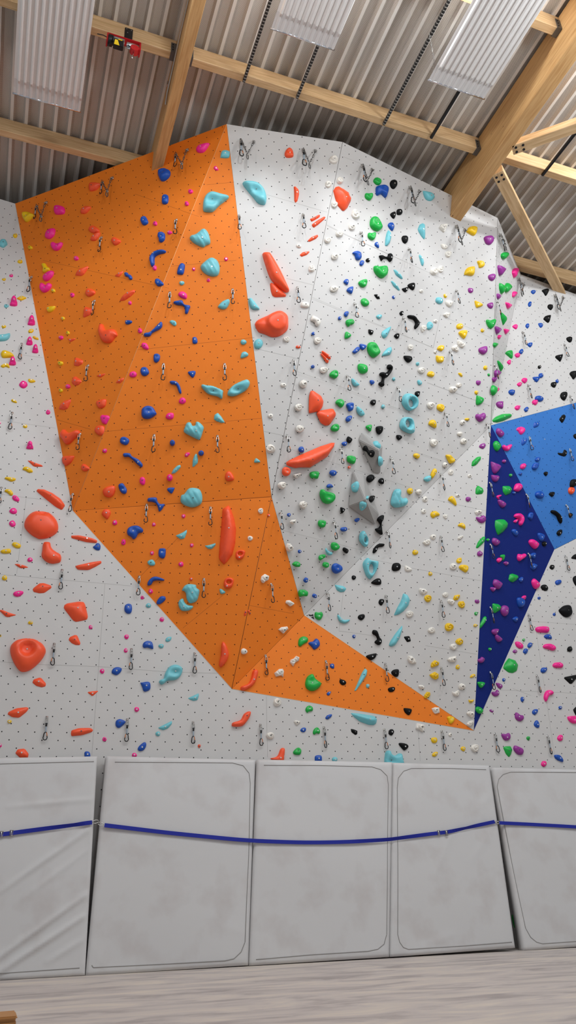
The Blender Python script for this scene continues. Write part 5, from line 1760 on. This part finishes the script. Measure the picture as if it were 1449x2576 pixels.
# ---------------------------------------------------------------- blue straps
def mat_hit(x, y):
    best = None
    for A, B, Cc, Dd, n in MPL:
        p = on_plane(x, y, A, n)
        if geometry.intersect_point_tri(p, A, B, Cc) or geometry.intersect_point_tri(p, A, Cc, Dd):
            t = (p - EYE).length
            if best is None or t < best[0]: best = (t, p, n)
    if best is None:
        A, B, Cc, Dd, n = min(MPL, key=lambda m: abs((m[0].x + m[1].x) / 2 - on_plane(x, y, m[0], m[4]).x)); return on_plane(x, y, A, n), n
    return best[1], best[2]
def strap(path, label, hooks, buckles):
    pts = []
    for a, b in zip(path, path[1:]):
        for k in range(6): pts.append((a[0] + (b[0] - a[0]) * k / 6, a[1] + (b[1] - a[1]) * k / 6, a[2] + (b[2] - a[2]) * k / 6))
    pts.append(path[-1])
    w = [mat_hit(q[0], q[1]) for q in pts]
    P = [p + n * 0.024 for p, n in w]
    for _ in range(6): P = [P[0]] + [(P[i - 1] + P[i] * 2 + P[i + 1]) / 4 for i in range(1, len(P) - 1)] + [P[-1]]
    org = P[len(P) // 2]; t = thing('tension_strap', org, label, 'strap', 'blue straps across the mats')
    bm = bmesh.new(); rings = []
    for i, p in enumerate(P):
        d = (P[min(i + 1, len(P) - 1)] - P[max(i - 1, 0)]).normalized(); n = w[i][1]; up = n.cross(d).normalized()
        if up.z < 0: up = -up
        tw = pts[i][2]; u = up * math.cos(tw) + n * math.sin(tw); nn = n * math.cos(tw) - up * math.sin(tw)
        rings.append([bm.verts.new(p - org + u * s * 0.021 + nn * r * 0.0015) for s, r in ((-1, -1), (1, -1), (1, 1), (-1, 1))])
    for A, B in zip(rings, rings[1:]):
        for k in range(4): bm.faces.new((A[k], A[(k + 1) % 4], B[(k + 1) % 4], B[k]))
    bm.faces.new(rings[0]); bm.faces.new(rings[-1][::-1]); bmesh.ops.recalc_face_normals(bm, faces=bm.faces)
    obj('webbing', bm, STRAP, t, False)
    for x, y in buckles:
        p, n = mat_hit(x, y); c = p + n * 0.026 - org; ax = V((1, 0, 0)); up = V((0, 0, 1))
        bm = bmesh.new(); tube(bm, [c + ax * sx * 0.014 + up * sz * 0.028 for sx, sz in ((-1, -1), (-1, 1), (1, 1), (1, -1))], 0.006, 6, True); tube(bm, [c - up * 0.028, c + up * 0.028], 0.007, 6)
        obj('buckle', bm, STEEL, t)
    for (x, y), (x2, y2) in hooks:
        p, n = mat_hit(x, y); q, _ = mat_hit(x2, y2); a = p + n * 0.024 - org; b = q + n * 0.01 - org; m = (a + b) / 2; d = (b - a); u = V((0, 0, 1)) - d.normalized() * d.normalized().z; u.normalize()
        lp = [m + d * 0.5 * math.cos(k) + u * 0.016 * math.sin(k) for k in [2 * math.pi * i / 14 for i in range(14)]]
        bm = bmesh.new(); tube(bm, lp, 0.004, 6, True); obj('hook', bm, STEEL, t)
strap([(-150, 2118, 0), (0, 2101, 0), (28, 2097, 0), (110, 2086, 0.3), (190, 2076, 0.8), (215, 2072, 0.2), (231, 2070, 0)], 'blue strap across the far left mat', [((232, 2070), (248, 2066))], [(28, 2097), (3, 2100)])
strap([(262, 2077, 0), (345, 2087, 0), (420, 2096, 0), (500, 2104, 0), (623, 2116, 0), (767, 2121, 0), (875, 2119, 0), (975, 2113, 0.5), (990, 2111, 0.6), (1087, 2098, 0), (1125, 2094, 0.2), (1170, 2084, 0.9), (1200, 2077, 0.3), (1242, 2068, 0)],
      'long blue strap sagging across the three middle mats', [((260, 2077), (246, 2071)), ((1243, 2068), (1249, 2070))], [(1101, 2096), (1121, 2097)])
strap([(1253, 2071, 0), (1320, 2074, 0), (1449, 2081, 0), (1600, 2092, 0)], 'blue strap across the mat at the right edge', [((1253, 2071), (1248, 2069))], [])

# corner of a wooden box at the bottom left
bp_ = on_z(38, 2574, -0.70)
t = thing('wooden_box', (bp_.x - 0.2, bp_.y - 0.12, floor_z(bp_.x - 0.2)), 'brown wooden box corner at the bottom left of the floor', 'box')
bm = bmesh.new(); box(bm, (-0.2, -0.15, 0.0), (0.19, 0.12, 0.055)); bmesh.ops.recalc_face_normals(bm, faces=bm.faces); bmesh.ops.bevel(bm, geom=list(bm.edges), offset=0.012, segments=2, affect='EDGES'); obj('body', bm, BOXM, t, False)
bm = bmesh.new(); box(bm, (-0.205, -0.155, 0.055), (0.195, 0.125, 0.075)); bmesh.ops.recalc_face_normals(bm, faces=bm.faces); bmesh.ops.bevel(bm, geom=list(bm.edges), offset=0.008, segments=2, affect='EDGES'); obj('lid', bm, BOXM, t, False)

# ---------------------------------------------------------------- light
def area(name, loc, target, power, sx, sy, col=(0.93, 0.985, 1.03)):
    l = bpy.data.lights.new(name, 'AREA'); l.energy = power; l.shape = 'RECTANGLE'; l.size = sx; l.size_y = sy; l.color = col
    o = bpy.data.objects.new(name, l); C.objects.link(o); o.location = loc
    o.rotation_euler = (V(target) - V(loc)).to_track_quat('-Z', 'Y').to_euler()
WORLD = 0.46
EXPOSURE = 0.10
for i, x in enumerate((1.8, 2.3, 2.8, 3.3, 3.8, 4.3)):
    area('hall_lamp', (x, -5.45, 9.87), (x * 0.8 + 0.6, 0, 3.0), 36, 0.10, 0.12)
for x in (7.0, 7.8, 8.6):
    area('hall_lamp', (x, -5.45, 9.87), (x, 0, 3.0), 50, 0.10, 0.12)
for x in (-2.0, -1.2, -0.4):
    area('hall_lamp', (x, -5.45, 9.87), (x + 0.8, 0, 3.0), 28, 0.10, 0.12)
def fill_lamp(loc, power):
    l = bpy.data.lights.new('unseen_fill_lamp', 'POINT'); l.energy = power; l.shadow_soft_size = 0.3; l.color = (0.93, 0.985, 1.03)
    o = bpy.data.objects.new('unseen_fill_lamp', l); C.objects.link(o); o.location = loc
for x, e in ((-3.0, 150), (1.5, 190), (6.0, 230), (10.5, 250)): fill_lamp((x, -7.0, 8.2), e)  # unseen fill lamps, added to brighten the roof deck and the wall

w = bpy.data.worlds.new('hall_light'); bpy.context.scene.world = w; w.use_nodes = True
w.node_tree.nodes['Background'].inputs[0].default_value = (0.92, 0.985, 1.06, 1); w.node_tree.nodes['Background'].inputs[1].default_value = WORLD

sc_ = bpy.context.scene
sc_.view_settings.view_transform = 'Standard'
try: sc_.view_settings.look = 'None'
except Exception: pass
sc_.view_settings.gamma = 1.0; sc_.view_settings.exposure = EXPOSURE
sc_.view_settings.use_curve_mapping = False
sc_.cycles.max_bounces = 6
